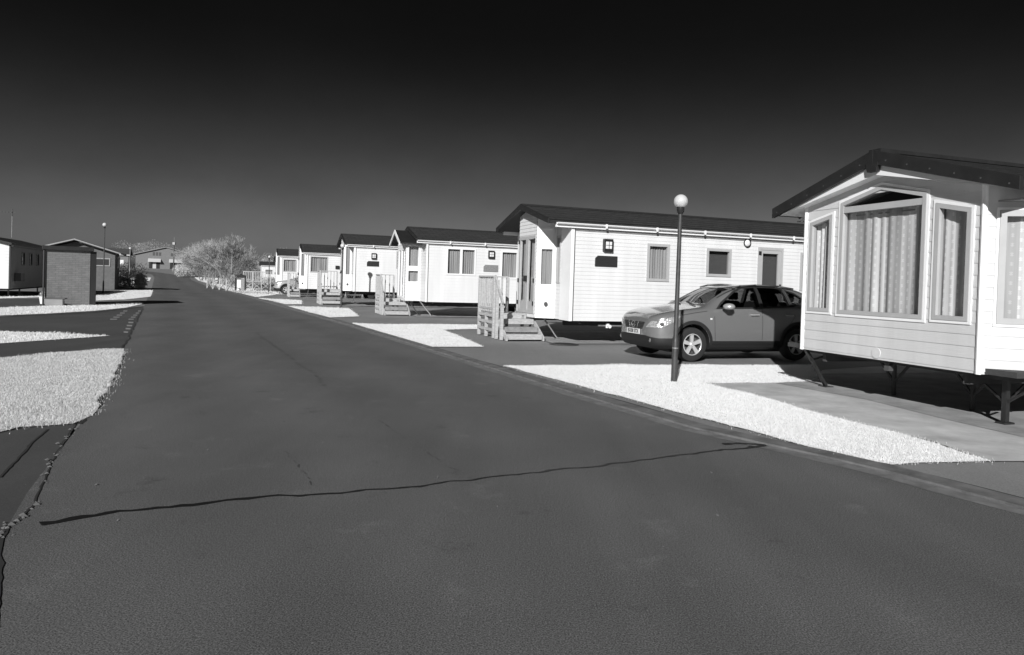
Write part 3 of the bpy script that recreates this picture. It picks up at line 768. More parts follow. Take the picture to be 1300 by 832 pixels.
bay_front(e5, d5, 1.25, 2.5, 0.40, 0.26, 0.14, 0.30)
O6 = (-18.9, 58.0)
sw6 = [rect(0.12, 1.15, 1.75, 2.78)]
e6, d6 = make_caravan(O6, 20, 10.5, 3.75, 0.60, 3.10, 3.65, 'white static caravan with one curtained side window, standing behind the far parked car', ov=0.35, xe=-0.3, course=0.14,
    side_holes=[inset(sw6[0], .01)], front=dict(fh=0.14), far=True)
window(e6, d6['TS'], sw6[0], 'frame', 0.06, 'curtain', seed=5, wave=0.03, per=0.16)
bay_front(e6, d6, 1.25, 2.5, 0.40, 0.26, 0.14, 0.30)
e7, d7 = make_caravan((-27.2, 82), 20, 10.5, 3.75, 0.60, 2.95, 3.5, 'small distant white static caravan, only its end showing beyond the sixth one', ov=0.35, course=0.14, far=True, z=0.1)
front_plain(e7, d7, 0.14)
# low chalet-style caravan with a decked terrace at the far end of the row
e8, d8 = make_caravan((-33.0, 93.0), 20, 8.5, 3.6, 0.70, 2.70, 3.15, 'farthest static caravan, low roof above the picket terrace beside the bare trees', ov=0.2, course=0.16, far=True,
    side_holes=[rect(0.5, 1.5, 1.45, 2.15)], front=dict(fh=0.12))
window(e8, d8['TS'], rect(0.5, 1.5, 1.45, 2.15), 'framew', 0.06, 'curtain', seed=2)
front_plain(e8, d8, 0.16)

# ================================================================== timber decks with steps
def make_deck(e, d, rot, label, steps=True, zd=0.66, x0=-1.35, x1=-0.47, y0=1.75, y1=3.05, z=0.0, step_w=0.95, cat='deck', group='timber steps and decks at the caravan ends', name='timber_deck'):
    loc = Vector(e.location)
    t = empty(name, loc, R(rot), label, cat, group)
    t.location.z = z
    bd = MB(); n = int((y1 - y0) / 0.13)
    for k in range(n): bd.box((x0, y0 + k * (y1 - y0) / n, zd - 0.03), (x1, y0 + (k + 0.93) * (y1 - y0) / n, zd))
    bd.build('deck_boards', 'wood', t)
    fr = MB(); fr.box((x0 + 0.01, y0 + 0.01, zd - 0.15), (x0 + 0.05, y1, zd - 0.032)); fr.box((x1 - 0.05, y0 + 0.01, zd - 0.15), (x1 - 0.01, y1, zd - 0.032)); fr.box((x0 + 0.052, y0 + 0.01, zd - 0.15), (x1 - 0.052, y0 + 0.05, zd - 0.032)); fr.build('deck_frame', 'wood', t)
    for (px_, py_, h_) in ((x0 - 0.04, y0, zd + 0.95), (x0 - 0.04, (y0 + y1) / 2, zd - 0.02), (x0 - 0.04, y1, zd + 0.95), (x1 - 0.1, y1, zd + 0.95), (x1 - 0.1, y0 + 0.05, zd - 0.04)):
        p_ = MB(); p_.box((px_ - 0.04, py_ - 0.04, 0.0), (px_ + 0.04, py_ + 0.04, h_)); p_.build('post', 'wood', t, bevel=0.005)
    for zz in (0.18, 0.38, 0.56):
        r_ = MB(); r_.box((x0 - 0.055, y0, zz), (x0 - 0.0, y1, zz + 0.07)) if False else r_.box((x0 - 0.075, y0 + 0.02, zz), (x0 - 0.052 - 0.03, y1 - 0.02, zz + 0.075)); r_.build('skirt_rail', 'wood', t)
    for (pa, pb) in (((x0 - 0.04, y0), (x0 - 0.04, y1)), ((x0 - 0.04, y1), (x1 - 0.1, y1))):
        r_ = MB(); r_.bar((pa[0], pa[1], zd + 0.97), (pb[0], pb[1], zd + 0.97), 0.10, 0.04); r_.build('handrail', 'wood', t); r_ = MB(); r_.bar((pa[0], pa[1], zd + 0.12), (pb[0], pb[1], zd + 0.12), 0.04, 0.05); r_.build('bottom_rail', 'wood', t)
        ln = math.dist(pa, pb); m = int(ln / 0.15)
        for k in range(1, m):
            f = k / m; x_, y_ = pa[0] + (pb[0] - pa[0]) * f, pa[1] + (pb[1] - pa[1]) * f
            b_ = MB(); b_.box((x_ - 0.018, y_ - 0.018, zd + 0.02), (x_ + 0.018, y_ + 0.018, zd + 0.95)); b_.build('baluster', 'wood', t)
    if steps:
        for k in range(3):
            yy = y0 - 0.30 * (k + 1) + 0.02; zt = zd * (3 - k) / 4.0 + (0.03 if k == 0 else 0)
            s0 = x0 + 0.03; s1 = x0 + 0.03 + step_w
            tr = MB(); tr.box((s0, yy, zt - 0.04), (s1, yy + 0.30, zt)); tr.box((s0, yy - 0.001, zt - 0.13), (s1, yy + 0.028, zt - 0.042)); tr.build('tread', 'wood' if k != 1 else 'woodd', t)
        for sx in (x0 + 0.0, x0 + step_w + 0.05):
            st = MB(); st.prism([(y0 - 0.92, 0.0), (y0 - 0.82, 0.0), (y0, zd - 0.15), (y0, zd - 0.02), (y0 - 0.92, 0.10)], (lambda sx: (lambda a, b, tt: (sx + tt, a, b)))(sx), 0.0, 0.035); st.build('stringer', 'wood', t)
        for (py_, h_) in ((y0 - 0.22, zd + 0.88), (y0 - 0.62, zd + 0.30)):
            p_ = MB(); p_.box((x0 - 0.08, py_ - 0.045, 0.0), (x0 + 0.0, py_ + 0.045, h_)); p_.build('newel_post', 'wood', t, bevel=0.005)
        r_ = MB(); r_.bar((x0 - 0.04, y0, zd + 0.97), (x0 - 0.04, y0 - 0.70, zd + 0.27), 0.045, 0.10); r_.build('sloping_handrail', 'wood', t)
    return t
make_deck(e2, d2, 20, 'largest timber deck with steps, below the double doors nearest the dark car')
make_deck(e3, d3, 20, 'timber deck and steps at the porch of the gabled caravan, second from the right', x0=-1.45, x1=-0.66, y0=1.75, y1=2.75)
make_deck(e4, d4, 20, 'timber deck and steps behind the middle lamp post, third from the right', z=0.0, zd=0.8, x0=-1.5, x1=-0.42)
make_deck(e5, d5, 20, 'pale timber deck in front of the far parked car, fourth from the right', x0=-1.02, x1=-0.42, step_w=0.6)

# picket terrace of the low chalet caravan
tt = empty('picket_terrace', (-24.0, 63.2, 0.03), R(20), 'long picket terrace with crossed braces below, beside the far bin', 'terrace')
bd = MB(); bd.box((0, 0, 0.74), (2.3, 2.2, 0.80)); bd.build('deck_boards', 'wood', tt)
for k in range(17):
    b_ = MB(); b_.box((k * 0.143, -0.03, 0.8), (k * 0.143 + 0.05, 0.0, 1.62)); b_.build('baluster', 'wood', tt)
r_ = MB(); r_.box((-0.02, -0.06, 1.62), (2.36, 0.03, 1.68)); r_.build('handrail', 'wood', tt)
for k in range(4):
    p_ = MB(); p_.box((k * 0.76, -0.05, 0), (k * 0.76 + 0.07, 0.02, 1.62)); p_.build('post', 'wood', tt)
for k in range(3):
    x_ = k * 0.76 + 0.04
    c_ = MB(); c_.bar((x_, -0.06, 0.08), (x_ + 0.74, -0.06, 0.7), 0.03, 0.06, (0, 1, 0)); c_.build('cross_brace', 'wood', tt); c_ = MB(); c_.bar((x_, -0.09, 0.7), (x_ + 0.74, -0.09, 0.08), 0.03, 0.06, (0, 1, 0)); c_.build('cross_brace', 'wood', tt)

# ================================================================== the car
def lerp_table(tab, x):
    if x <= tab[0][0]: return tab[0][1:]
    for a, b in zip(tab, tab[1:]):
        if x <= b[0]:
            f = (x - a[0]) / (b[0] - a[0])
            return tuple(p + (q - p) * f for p, q in zip(a[1:], b[1:]))
    return tab[-1][1:]
#        x     zbot  w     zbelt wroof zroof  zmid
CAR = [(0.00, 0.34, 0.50, 0.74, 0.40, 0.79, 0.55),
       (0.05, 0.27, 0.64, 0.80, 0.52, 0.865, 0.55),
       (0.16, 0.235, 0.775, 0.855, 0.62, 0.945, 0.56),
       (0.34, 0.225, 0.845, 0.905, 0.68, 1.005, 0.58),
       (0.60, 0.22, 0.875, 0.955, 0.71, 1.055, 0.62),
       (0.90, 0.22, 0.885, 1.00, 0.715, 1.095, 0.66),
       (1.16, 0.21, 0.885, 1.03, 0.70, 1.125, 0.68),
       (1.26, 0.21, 0.885, 1.045, 0.685, 1.165, 0.68),
       (1.50, 0.21, 0.887, 1.06, 0.655, 1.305, 0.70),
       (1.80, 0.21, 0.89, 1.075, 0.625, 1.465, 0.70),
       (2.05, 0.21, 0.89, 1.085, 0.605, 1.555, 0.70),
       (2.40, 0.21, 0.89, 1.10, 0.60, 1.60, 0.70),
       (2.90, 0.21, 0.89, 1.12, 0.60, 1.61, 0.70),
       (3.40, 0.215, 0.892, 1.14, 0.59, 1.585, 0.71),
       (3.75, 0.22, 0.885, 1.15, 0.575, 1.54, 0.72),
       (3.98, 0.23, 0.870, 1.14, 0.56, 1.47, 0.72),
       (4.12, 0.26, 0.845, 1.10, 0.55, 1.32, 0.70),
       (4.24, 0.30, 0.80, 1.02, 0.56, 1.12, 0.66),
       (4.31, 0.38, 0.72, 0.86, 0.52, 0.92, 0.62)]
def section(x):
    zb, w, zl, wr, zt, zm = lerp_table(CAR, x)
    h = zt - zl
    tall = h > 0.14
    if tall:
        up = [(w - 0.035, zl), ((w - 0.055) * 0.72 + wr * 0.28, zl + h * 0.34), ((w - 0.05) * 0.36 + wr * 0.64, zl + h * 0.66), (wr, zt - 0.055), (wr * 0.80, zt - 0.014), (wr * 0.4, zt)]
    else:
        up = [(w - 0.03, zl), (w - 0.065, zl + h * 0.38), (w * 0.5 + wr * 0.5 - 0.02, zl + h * 0.62), (wr, zl + h * 0.80), (wr * 0.75, zt - 0.012), (wr * 0.4, zt)]
    return [(0, zb), (0.55 * w, zb), (0.90 * w, zb + 0.02), (w - 0.012, zb + 0.10), (w + 0.004, zm - 0.12), (w, zm + 0.05), (w - 0.012, (zm + zl) / 2 + 0.03)] + up + [(0, zt)]

def car_body_mesh():
    xs = [c[0] for c in CAR]; rows = []
    bm = bmesh.new()
    for x in xs:
        sec = section(x)
        full = [(y, z) for y, z in sec] + [(-y, z) for y, z in sec[-2:0:-1]]
        rows.append([bm.verts.new((x, y, z)) for y, z in full])
    n = len(rows[0])
    for a, b in zip(rows, rows[1:]):
        for k in range(n): bm.faces.new((a[k], b[k], b[(k + 1) % n], a[(k + 1) % n]))
    bm.faces.new(rows[0]); bm.faces.new(rows[-1][::-1])
    bmesh.ops.recalc_face_normals(bm, faces=bm.faces[:])
    me = bpy.data.meshes.new('tmp'); bm.to_mesh(me); bm.free()
    o = bpy.data.objects.new('tmp', me); COL.objects.link(o)
    md = o.modifiers.new('s', 'SUBSURF'); md.levels = 2; md.render_levels = 2
    dg = bpy.context.evaluated_depsgraph_get(); me2 = bpy.data.meshes.new_from_object(o.evaluated_get(dg))
    bpy.data.objects.remove(o)
    return me2

def bool_cut(me, cutters, name):
    o = bpy.data.objects.new(name, me); COL.objects.link(o); tmp = []
    for c in cutters:
        c.name = 'tmpcut'; tmp.append(c)
        md = o.modifiers.new('b', 'BOOLEAN'); md.operation = 'DIFFERENCE'; md.object = c; md.solver = 'EXACT'
    bpy.context.view_layer.update()
    dg = bpy.context.evaluated_depsgraph_get(); me2 = bpy.data.meshes.new_from_object(o.evaluated_get(dg))
    for c in tmp: bpy.data.objects.remove(c)
    bpy.data.objects.remove(o)
    return me2

SIDEWIN = [  # (x, z) outlines of the side openings
    [(1.50, 1.10), (1.60, 1.185), (1.98, 1.42), (2.18, 1.50), (2.53, 1.535), (2.53, 1.125)],
    [(2.60, 1.13), (2.60, 1.538), (3.05, 1.535), (3.26, 1.50), (3.32, 1.165)],
    [(3.38, 1.175), (3.34, 1.48), (3.55, 1.42), (3.72, 1.31), (3.66, 1.24)]]
WIND = [(-0.60, 1.175), (0.60, 1.175), (0.50, 1.515), (-0.50, 1.515)]
REAR = [(-0.52, 1.12), (0.52, 1.12), (0.46, 1.43), (-0.46, 1.43)]

def project_patch(bvh, poly, mode, off, step=0.03, side=-1):
    """drape a flat outline over the body; mode 's' along y, 'f' along x from the front, 'r' from the rear, 't' from above"""
    bm = bmesh.new()
    vs = [bm.verts.new((a, b, 0)) for a, b in poly]; bm.faces.new(vs)
    for ax in (0, 1):
        lo, hi = min(p[ax] for p in poly), max(p[ax] for p in poly)
        q = lo + step
        while q < hi - 0.3 * step:
            co = [0, 0, 0]; co[ax] = q; no = [0, 0, 0]; no[ax] = 1
            bmesh.ops.bisect_plane(bm, geom=bm.verts[:] + bm.edges[:] + bm.faces[:], plane_co=co, plane_no=no); q += step
    bad = []
    for v in bm.verts:
        a, b = v.co.x, v.co.y
        if mode == 's': org, d = Vector((a, side * 2, b)), Vector((0, -side, 0))
        elif mode == 'f': org, d = Vector((-1, a, b)), Vector((1, 0, 0))
        elif mode == 'r': org, d = Vector((6, a, b)), Vector((-1, 0, 0))
        else: org, d = Vector((a, b, 3)), Vector((0, 0, -1))
        hit = bvh.ray_cast(org, d)
        if hit[0] is None: bad.append(v); continue
        nn = hit[1]
        v.co = hit[0] + nn * off
    bmesh.ops.delete(bm, geom=bad, context='VERTS')
    bmesh.ops.recalc_face_normals(bm, faces=bm.faces[:])
    return bm

def patch_obj(bvh, name, parent, m, polys, mode, off, step=0.03, side=-1, thick=0.0, smooth=True):
    me = bpy.data.meshes.new(name); acc = bmesh.new()
    for p in polys:
        b = project_patch(bvh, p, mode, off, step, side); t = bpy.data.meshes.new('t'); b.to_mesh(t); b.free(); acc.from_mesh(t); bpy.data.meshes.remove(t)
    acc.to_mesh(me); acc.free(); me.materials.append(M[m])
    for p in me.polygons: p.use_smooth = smooth
    o = bpy.data.objects.new(name, me); COL.objects.link(o); o.parent = parent
    if thick:
        md = o.modifiers.new('solid', 'SOLIDIFY'); md.thickness = thick; md.offset = 0
    return o

def strip(pts, w):
    out_a, out_b = [], []
    for i, p in enumerate(pts):
        a = Vector(pts[max(0, i - 1)]); b = Vector(pts[min(len(pts) - 1, i + 1)]); t = (b - a).normalized(); n_ = Vector((-t.y, t.x)) * w / 2
        out_a.append(tuple(Vector(p) + n_)); out_b.append(tuple(Vector(p) - n_))
    return [[out_a[i], out_a[i + 1], out_b[i + 1], out_b[i]] for i in range(len(pts) - 1)]

def circle(cx, cz, r, n=20, a0=0.0, a1=2 * math.pi):
    return [(cx + r * math.cos(a0 + (a1 - a0) * k / n), cz + r * math.sin(a0 + (a1 - a0) * k / n)) for k in range(n + (0 if abs(a1 - a0 - 2 * math.pi) < 1e-6 else 1))]

FW, RW, WR = 0.86, 3.49, 0.345
def make_car(loc, rz, label, paint, plate_text=None):
    e = empty('parked_car', loc, rz, label, 'car', 'parked cars')
    base = car_body_mesh()
    bvh = BVHTree.FromPolygons([v.co.copy() for v in base.vertices], [tuple(p.vertices) for p in base.polygons])
    cut = []
    def mk(mb):
        me = bpy.data.meshes.new('cut'); me.from_pydata(mb.v, [], mb.f)
        b = bmesh.new(); b.from_mesh(me); bmesh.ops.recalc_face_normals(b, faces=b.faces[:]); b.to_mesh(me); b.free()
        o = bpy.data.objects.new('cut', me); COL.objects.link(o); return o
    # wheel wells
    for x in (FW, RW):
        for s in (-1, 1):
            m_ = MB(); m_.tube((x, s * 0.60, WR + 0.01), (x, s * 1.2, WR + 0.01), 0.405, n=40); cut.append(mk(m_))
    # cabin hollow
    cab = []
    for x in (1.30, 1.5, 1.8, 2.05, 2.4, 2.9, 3.4, 3.75, 3.98, 4.08):
        zb, w, zl, wr, zt, zm = lerp_table(CAR, x)
        zt -= 0.065 + (0.03 if x < 1.4 else 0)
        lo = 0.42 if x > 1.55 else 0.95
        half = [(0, lo), (w - 0.14, lo), (w - 0.12, zl - 0.05), ((w - 0.05) * 0.45 + wr * 0.55 - 0.07, zl + (zt - zl) * 0.6), (wr - 0.05, zt - 0.03), (0, zt)]
        cab.append((x, half))
    m_ = MB(); n = None
    for x, half in cab:
        full = half + [(-y, z) for y, z in half[-2:0:-1]]; n = len(full)
        m_.v += [(x, y, z) for y, z in full]
    for i in range(len(cab) - 1):
        for k in range(n): m_.f.append((i * n + k, (i + 1) * n + k, (i + 1) * n + (k + 1) % n, i * n + (k + 1) % n))
    m_.f.append(tuple(range(n))); m_.f.append(tuple(range((len(cab) - 1) * n, len(cab) * n))[::-1])
    cut.append(mk(m_))
    for p in SIDEWIN:
        m_ = MB(); m_.prism(p, lambda a, b, t: (a, t, b), -1.3, 1.3); cut.append(mk(m_))
    m_ = MB(); m_.prism(WIND, lambda a, b, t: (t, a, b), 0.9, 1.98); cut.append(mk(m_))
    m_ = MB(); m_.prism(REAR, lambda a, b, t: (t, a, b), 3.9, 4.6); cut.append(mk(m_))
    body = bool_cut(base, cut, 'body')
    body.name = 'body'
    body.materials.clear(); body.materials.append(M[paint]); body.materials.append(M['carplastic'])
    for p in body.polygons:
        p.use_smooth = True; c = p.center
        r = min(math.hypot(c.x - FW, c.z - WR), math.hypot(c.x - RW, c.z - WR))
        inner = (r < 0.42 and abs(c.y) > 0.55 and abs(p.normal.y) < 0.5) or (abs(c.y) < 0.62 and c.z < 0.6 and r < 0.42)
        cabin = False
        if 1.28 < c.x < 4.1 and c.z > 0.41:
            zb, w, zl, wr, zt, zm = lerp_table(CAR, c.x)
            if abs(c.y) < w - 0.10 and c.z < zl - 0.01: cabin = True
            if c.z >= zl - 0.01 and c.z < zt - 0.05 and abs(c.y) < ((w - .05) + (wr - (w - .05)) * (c.z - zl) / (zt - zl)) - 0.05: cabin = True
        p.material_index = 1 if (inner or cabin or c.z < 0.38) else 0
    bo = bpy.data.objects.new('body', body); COL.objects.link(bo); bo.parent = e
    md = bo.modifiers.new('es', 'EDGE_SPLIT'); md.split_angle = R(38)
    # glass
    for s in (-1, 1):
        for p in SIDEWIN:
            big = inset(p, -0.006)
            patch_obj(bvh, 'side_window', e, 'carglass', [big], 's', -0.012, 0.06, s)
        # dark window surround
        rim = []
        for p in SIDEWIN:
            n_ = len(p); a = inset(p, -0.028); b = inset(p, 0.004)
            rim += [[a[i], a[(i + 1) % n_], b[(i + 1) % n_], b[i]] for i in range(n_)]
        patch_obj(bvh, 'window_trim', e, 'carplastic', rim, 's', 0.004, 0.08, s)
        patch_obj(bvh, 'pillar_trim', e, 'carplastic', [[(2.53, 1.12), (2.60, 1.12), (2.60, 1.55), (2.53, 1.55)]], 's', 0.0035, 0.08, s)
    patch_obj(bvh, 'windscreen', e, 'carglass', [inset(WIND, -0.006)], 'f', -0.012, 0.08)
    patch_obj(bvh, 'rear_window', e, 'carglass', [inset(REAR, -0.006)], 'r', -0.012, 0.08)
    w_ = MB(); w_.bar((1.15, -0.50, 1.135), (1.30, 0.05, 1.20), 0.015); w_.bar((1.15, 0.05, 1.135), (1.30, 0.50, 1.20), 0.015); w_.build('wiper', 'carplastic', e)
    # lower cladding and arch lips
    for s in (-1, 1):
        polys = [[(FW + 0.47, 0.22), (RW - 0.47, 0.22), (RW - 0.47, 0.42), (FW + 0.47, 0.42)]]
        patch_obj(bvh, 'sill_cladding', e, 'carplastic', polys, 's', 0.012, 0.12, s)
        for x in (FW, RW):
            arc0, arc1 = R(-12), R(192)
            outer = circle(x, WR + 0.01, 0.475, 28, arc0, arc1); inn = circle(x, WR + 0.01, 0.406, 28, arc0, arc1)
            pl = [[outer[i], outer[i + 1], inn[i + 1], inn[i]] for i in range(28)]
            patch_obj(bvh, 'arch_cladding', e, 'carplastic', pl, 's', 0.012, 0.2, s)
    # front: grille, bumper intake, plate, lamps
    gp = [(-0.36, 0.715), (0.36, 0.715), (0.47, 0.80), (0.40, 0.835), (-0.40, 0.835), (-0.47, 0.80)]
    gp = [(-0.33, 0.62), (0.33, 0.62), (0.42, 0.765), (-0.42, 0.765)]
    gr = patch_obj(bvh, 'grille', e, 'carplastic', [gp], 'f', 0.006, 0.05)
    patch_obj(bvh, 'grille_bar', gr, 'metal_dark', [[(-0.36 - 0.02 * k, 0.645 + k * 0.03), (0.36 + 0.02 * k, 0.645 + k * 0.03), (0.36 + 0.02 * k, 0.653 + k * 0.03), (-0.36 - 0.02 * k, 0.653 + k * 0.03)] for k in range(4)], 'f', 0.012, 0.06)
    ro, ri = circle(0, 0.70, 0.075, 24), circle(0, 0.70, 0.060, 24)
    ring_p = [[ro[i], ro[(i + 1) % 24], ri[(i + 1) % 24], ri[i]] for i in range(24)]
    patch_obj(bvh, 'emblem', gr, 'chrome', ring_p + [[(-0.10, 0.688), (0.10, 0.688), (0.10, 0.712), (-0.10, 0.712)]], 'f', 0.02, 0.05, thick=0.006)
    sf = [[(q * 0.135, 0.625), (q * 0.155, 0.625), (q * 0.205, 0.765), (q * 0.18, 0.765)] for q in (-1, 1)]
    patch_obj(bvh, 'grille_strut', gr, 'chrome', sf, 'f', 0.016, 0.05, thick=0.006)
    bp = [(-0.70, 0.27), (0.70, 0.27), (0.74, 0.46), (0.44, 0.50), (-0.44, 0.50), (-0.74, 0.46)]
    bu = patch_obj(bvh, 'lower_bumper', e, 'carplastic', [bp], 'f', 0.010, 0.05)
    for s in (-1, 1):
        patch_obj(bvh, 'lower_bumper', e, 'carplastic', [[(0.10, 0.25), (0.455, 0.25), (0.43, 0.47), (0.10, 0.46)]], 's', 0.011, 0.05, s)
        fg = MB(); fg.lathe([(0.0, 0.004), (0.035, 0.004), (0.04, 0.0)], (0, 0, 0), 16); hit = bvh.ray_cast(Vector((-1, s * 0.60, 0.41)), Vector((1, 0, 0)))
        fg.v = [(hit[0].x - 0.012 - z_, s * 0.60 + x_, 0.41 + y_) for x_, y_, z_ in fg.v]; fg.build('fog_lamp', 'galv', bu, smooth='auto')
    # headlamps: wrap from nose to wing
    for s in (-1, 1):
        hp = [(0.085, 0.665), (0.20, 0.68), (0.43, 0.79), (0.60, 0.915), (0.56, 0.925), (0.34, 0.875), (0.14, 0.78)]
        hl = patch_obj(bvh, 'headlight', e, 'lamp', [hp], 's', 0.005, 0.03, s)
        hf = [(s * 0.46, 0.665), (s * 0.68, 0.675), (s * 0.70, 0.80), (s * 0.60, 0.80)]
        patch_obj(bvh, 'lamp_lens', hl, 'lamp', [hf], 'f', 0.005, 0.03)
        dk = [circle(0.20, 0.735, 0.035, 12)]
        patch_obj(bvh, 'bulb_housing', hl, 'carplastic', dk, 's', 0.009, 0.05, s)
        tl = patch_obj(bvh, 'tail_light', e, 'metal_dark', [[(4.02, 0.93), (4.22, 0.93), (4.16, 1.14), (3.95, 1.17)]], 's', 0.005, 0.04, s)
        ind = patch_obj(bvh, 'side_repeater', e, 'lens', [[(1.26, 0.855), (1.31, 0.855), (1.31, 0.885), (1.26, 0.885)]], 's', 0.008, 0.05, s)
        # shut lines
        seams = strip([(1.40, 1.08), (1.37, 0.90), (1.38, 0.60), (1.40, 0.42)], 0.010) + strip([(2.565, 1.12), (2.565, 0.44)], 0.010) + strip([(3.40, 1.15), (3.42, 0.95), (3.30, 0.80), (3.06, 0.60), (3.0, 0.44)], 0.010)
        patch_obj(bvh, 'door_seam', e, 'carplastic', seams, 's', 0.003, 0.2, s)
        patch_obj(bvh, 'bonnet_seam', e, 'carplastic', strip([(0.62, 0.935), (0.9, 0.985), (1.2, 1.025)], 0.010), 's', 0.003, 0.2, s)
        for hx in (2.36, 3.24):
            hit = bvh.ray_cast(Vector((hx, s * 2, 0.965)), Vector((0, -s, 0)))
            yy = hit[0].y
            h = MB(); h.bar((hx - 0.10, yy + s * 0.035, 0.965), (hx + 0.10, yy + s * 0.035, 0.97), 0.022, 0.03); h.box((hx - 0.10, min(yy, yy + s * 0.04), 0.952), (hx - 0.075, max(yy, yy + s * 0.04), 0.978)); h.box((hx + 0.075, min(yy, yy + s * 0.04), 0.955), (hx + 0.10, max(yy, yy + s * 0.04), 0.981))
            h.build('door_handle', 'mirrorcap', e, bevel=0.006)
        # mirror
        mm = MB(); c = Vector((1.62, s * 1.0, 1.13)); rr = (0.12, 0.125, 0.072)
        for i in range(9):
            for k in range(16):
                th = math.pi * i / 8; ph = 2 * math.pi * k / 16
                mm.v.append((c.x + rr[0] * math.cos(th) * 1.0, c.y + rr[1] * math.sin(th) * math.cos(ph), c.z + rr[2] * math.sin(th) * math.sin(ph)))
        for i in range(8):
            for k in range(16): mm.f.append((i * 16 + k, i * 16 + (k + 1) % 16, (i + 1) * 16 + (k + 1) % 16, (i + 1) * 16 + k))
        mm.bar((1.60, s * 0.84, 1.09), (1.61, s * 0.95, 1.12), 0.05, 0.03)
        mo = mm.build('door_mirror', 'mirrorcap', e, smooth=True)
        mb2 = MB(); mb2.box((1.555, min(s * 0.86, s * 1.07), 1.045), (1.68, max(s * 0.86, s * 1.07), 1.075)); mb2.build('mirror_base', 'carplastic', mo, bevel=0.015)
        rl = MB(); pts = [(2.0, 1.515), (2.2, 1.565), (2.6, 1.592), (3.2, 1.582), (3.6, 1.535)]
        for a, b in zip(pts, pts[1:]): rl.tube((a[0], s * 0.575, a[1]), (b[0], s * 0.575, b[1]), 0.017, n=8)
        rl.build('roof_rail', 'metal_dark', e, smooth=True)
    # plate on a flat backing
    hx = min(bvh.ray_cast(Vector((-1, y_, z_)), Vector((1, 0, 0)))[0].x for y_ in (-0.25, 0, 0.25) for z_ in (0.50, 0.60)) - 0.02
    pb = MB(); pb.box((hx, -0.26, 0.505), (hx + 0.012, 0.26, 0.615)); po = pb.build('number_plate', 'numplate', e, bevel=0.003)
    bk = MB(); bk.box((hx + 0.013, -0.25, 0.50), (hx + 0.09, 0.25, 0.60)); bk.build('plate_holder', 'carplastic', po)
    if plate_text:
        cu = bpy.data.curves.new('t', 'FONT'); cu.body = plate_text; cu.size = 0.108; cu.extrude = 0.001; cu.align_x = 'CENTER'; cu.align_y = 'CENTER'; cu.offset = 0.0025
        to = bpy.data.objects.new('t', cu); COL.objects.link(to); bpy.context.view_layer.update()
        me = bpy.data.meshes.new_from_object(to.evaluated_get(bpy.context.evaluated_depsgraph_get())); bpy.data.objects.remove(to)
        # text x runs towards -y when read from the front
        for v in me.vertices: x_, y_, z_ = v.co; v.co = (hx - 0.002 - z_, -x_ * 0.93, 0.56 + y_)
        me.materials.clear(); me.materials.append(M['ink'])
        o = bpy.data.objects.new('plate_lettering', me); COL.objects.link(o); o.parent = po
    # interior
    st = MB()
    for sx in (2.05, 2.95):
        for sy in (-0.38, 0.38):
            c = MB(); c.box((sx, sy - 0.25, 0.50), (sx + 0.5, sy + 0.25, 0.72)); c.prism([(sx + 0.42, 0.65), (sx + 0.58, 0.65), (sx + 0.74, 1.22), (sx + 0.62, 1.24)], (lambda sy: (lambda a, b, t: (a, sy + t, b)))(sy), -0.24, 0.24)
            c.box((sx + 0.66, sy - 0.13, 1.25), (sx + 0.76, sy + 0.13, 1.42)); c.build('seat', 'seat', e, bevel=0.03)
    sw_ = MB(); c0 = Vector((1.78, 0.38, 1.10)); n = 20
    pts = [c0 + Vector((0.07 * math.sin(2 * math.pi * k / n), 0.18 * math.cos(2 * math.pi * k / n), 0.17 * math.sin(2 * math.pi * k / n))) for k in range(n)]
    for k in range(n): sw_.tube(pts[k], pts[(k + 1) % n], 0.014, n=6)
    sw_.build('steering_wheel', 'carplastic', e)
    ds = MB(); ds.box((1.30, -0.66, 0.90), (1.62, 0.66, 1.10)); ds.build('dashboard', 'carplastic', e, bevel=0.03)
    ub = MB(); ub.box((0.5, -0.60, 0.17), (3.9, 0.60, 0.30)); ub.build('underbody', 'carplastic', e)
    # wheels
    for x in (FW, RW):
        for s in (-1, 1):
            t = MB(); y0 = s * 0.775
            t.lathe([(0.215, -0.10), (0.30, -0.108), (0.335, -0.095), (WR, -0.06), (WR, 0.06), (0.335, 0.095), (0.30, 0.108), (0.215, 0.10)], (x, y0, WR), 36, axis='y')
            wo = t.build('wheel', 'tyre', e, smooth='auto')
            r_ = MB(); f = s * 0.098
            r_.lathe([(0.215, 0.0 + f), (0.225, f), (0.212, f - s * 0.02), (0.20, f - s * 0.12), (0.0, f - s * 0.13)], (x, y0, WR), 36, axis='y'); r_.build('rim_barrel', 'metal_dark', wo, smooth='auto', fix=False)
            ro_ = MB(); ro_.lathe([(0.205, f - s * 0.012), (0.222, f + s * 0.002), (0.205, f + s * 0.006)], (x, y0, WR), 36, axis='y')
            for k in range(5):
                a = 2 * math.pi * k / 5 + 0.35
                ca_, sa_ = math.cos(a), math.sin(a)
                def TP(u, v, w_, ca_=ca_, sa_=sa_): return (x + u * ca_ - v * sa_, y0 + f - s * 0.025 + w_ * s, WR + u * sa_ + v * ca_)
                ro_.add([TP(*q) for q in [(0.04, -0.03, 0.01), (0.21, -0.042, 0.012), (0.21, 0.042, 0.012), (0.04, 0.03, 0.01), (0.04, -0.03, -0.03), (0.21, -0.042, -0.02), (0.21, 0.042, -0.02), (0.04, 0.03, -0.03)]],
                        [(0, 1, 2, 3), (7, 6, 5, 4), (0, 4, 5, 1), (1, 5, 6, 2), (2, 6, 7, 3), (3, 7, 4, 0)])
            ro_.lathe([(0.0, f - s * 0.002), (0.035, f - s * 0.004), (0.055, f - s * 0.02), (0.055, f - s * 0.05)], (x, y0, WR), 20, axis='y')
            ro_.build('rim', 'alloy', wo, smooth='auto')
    return e
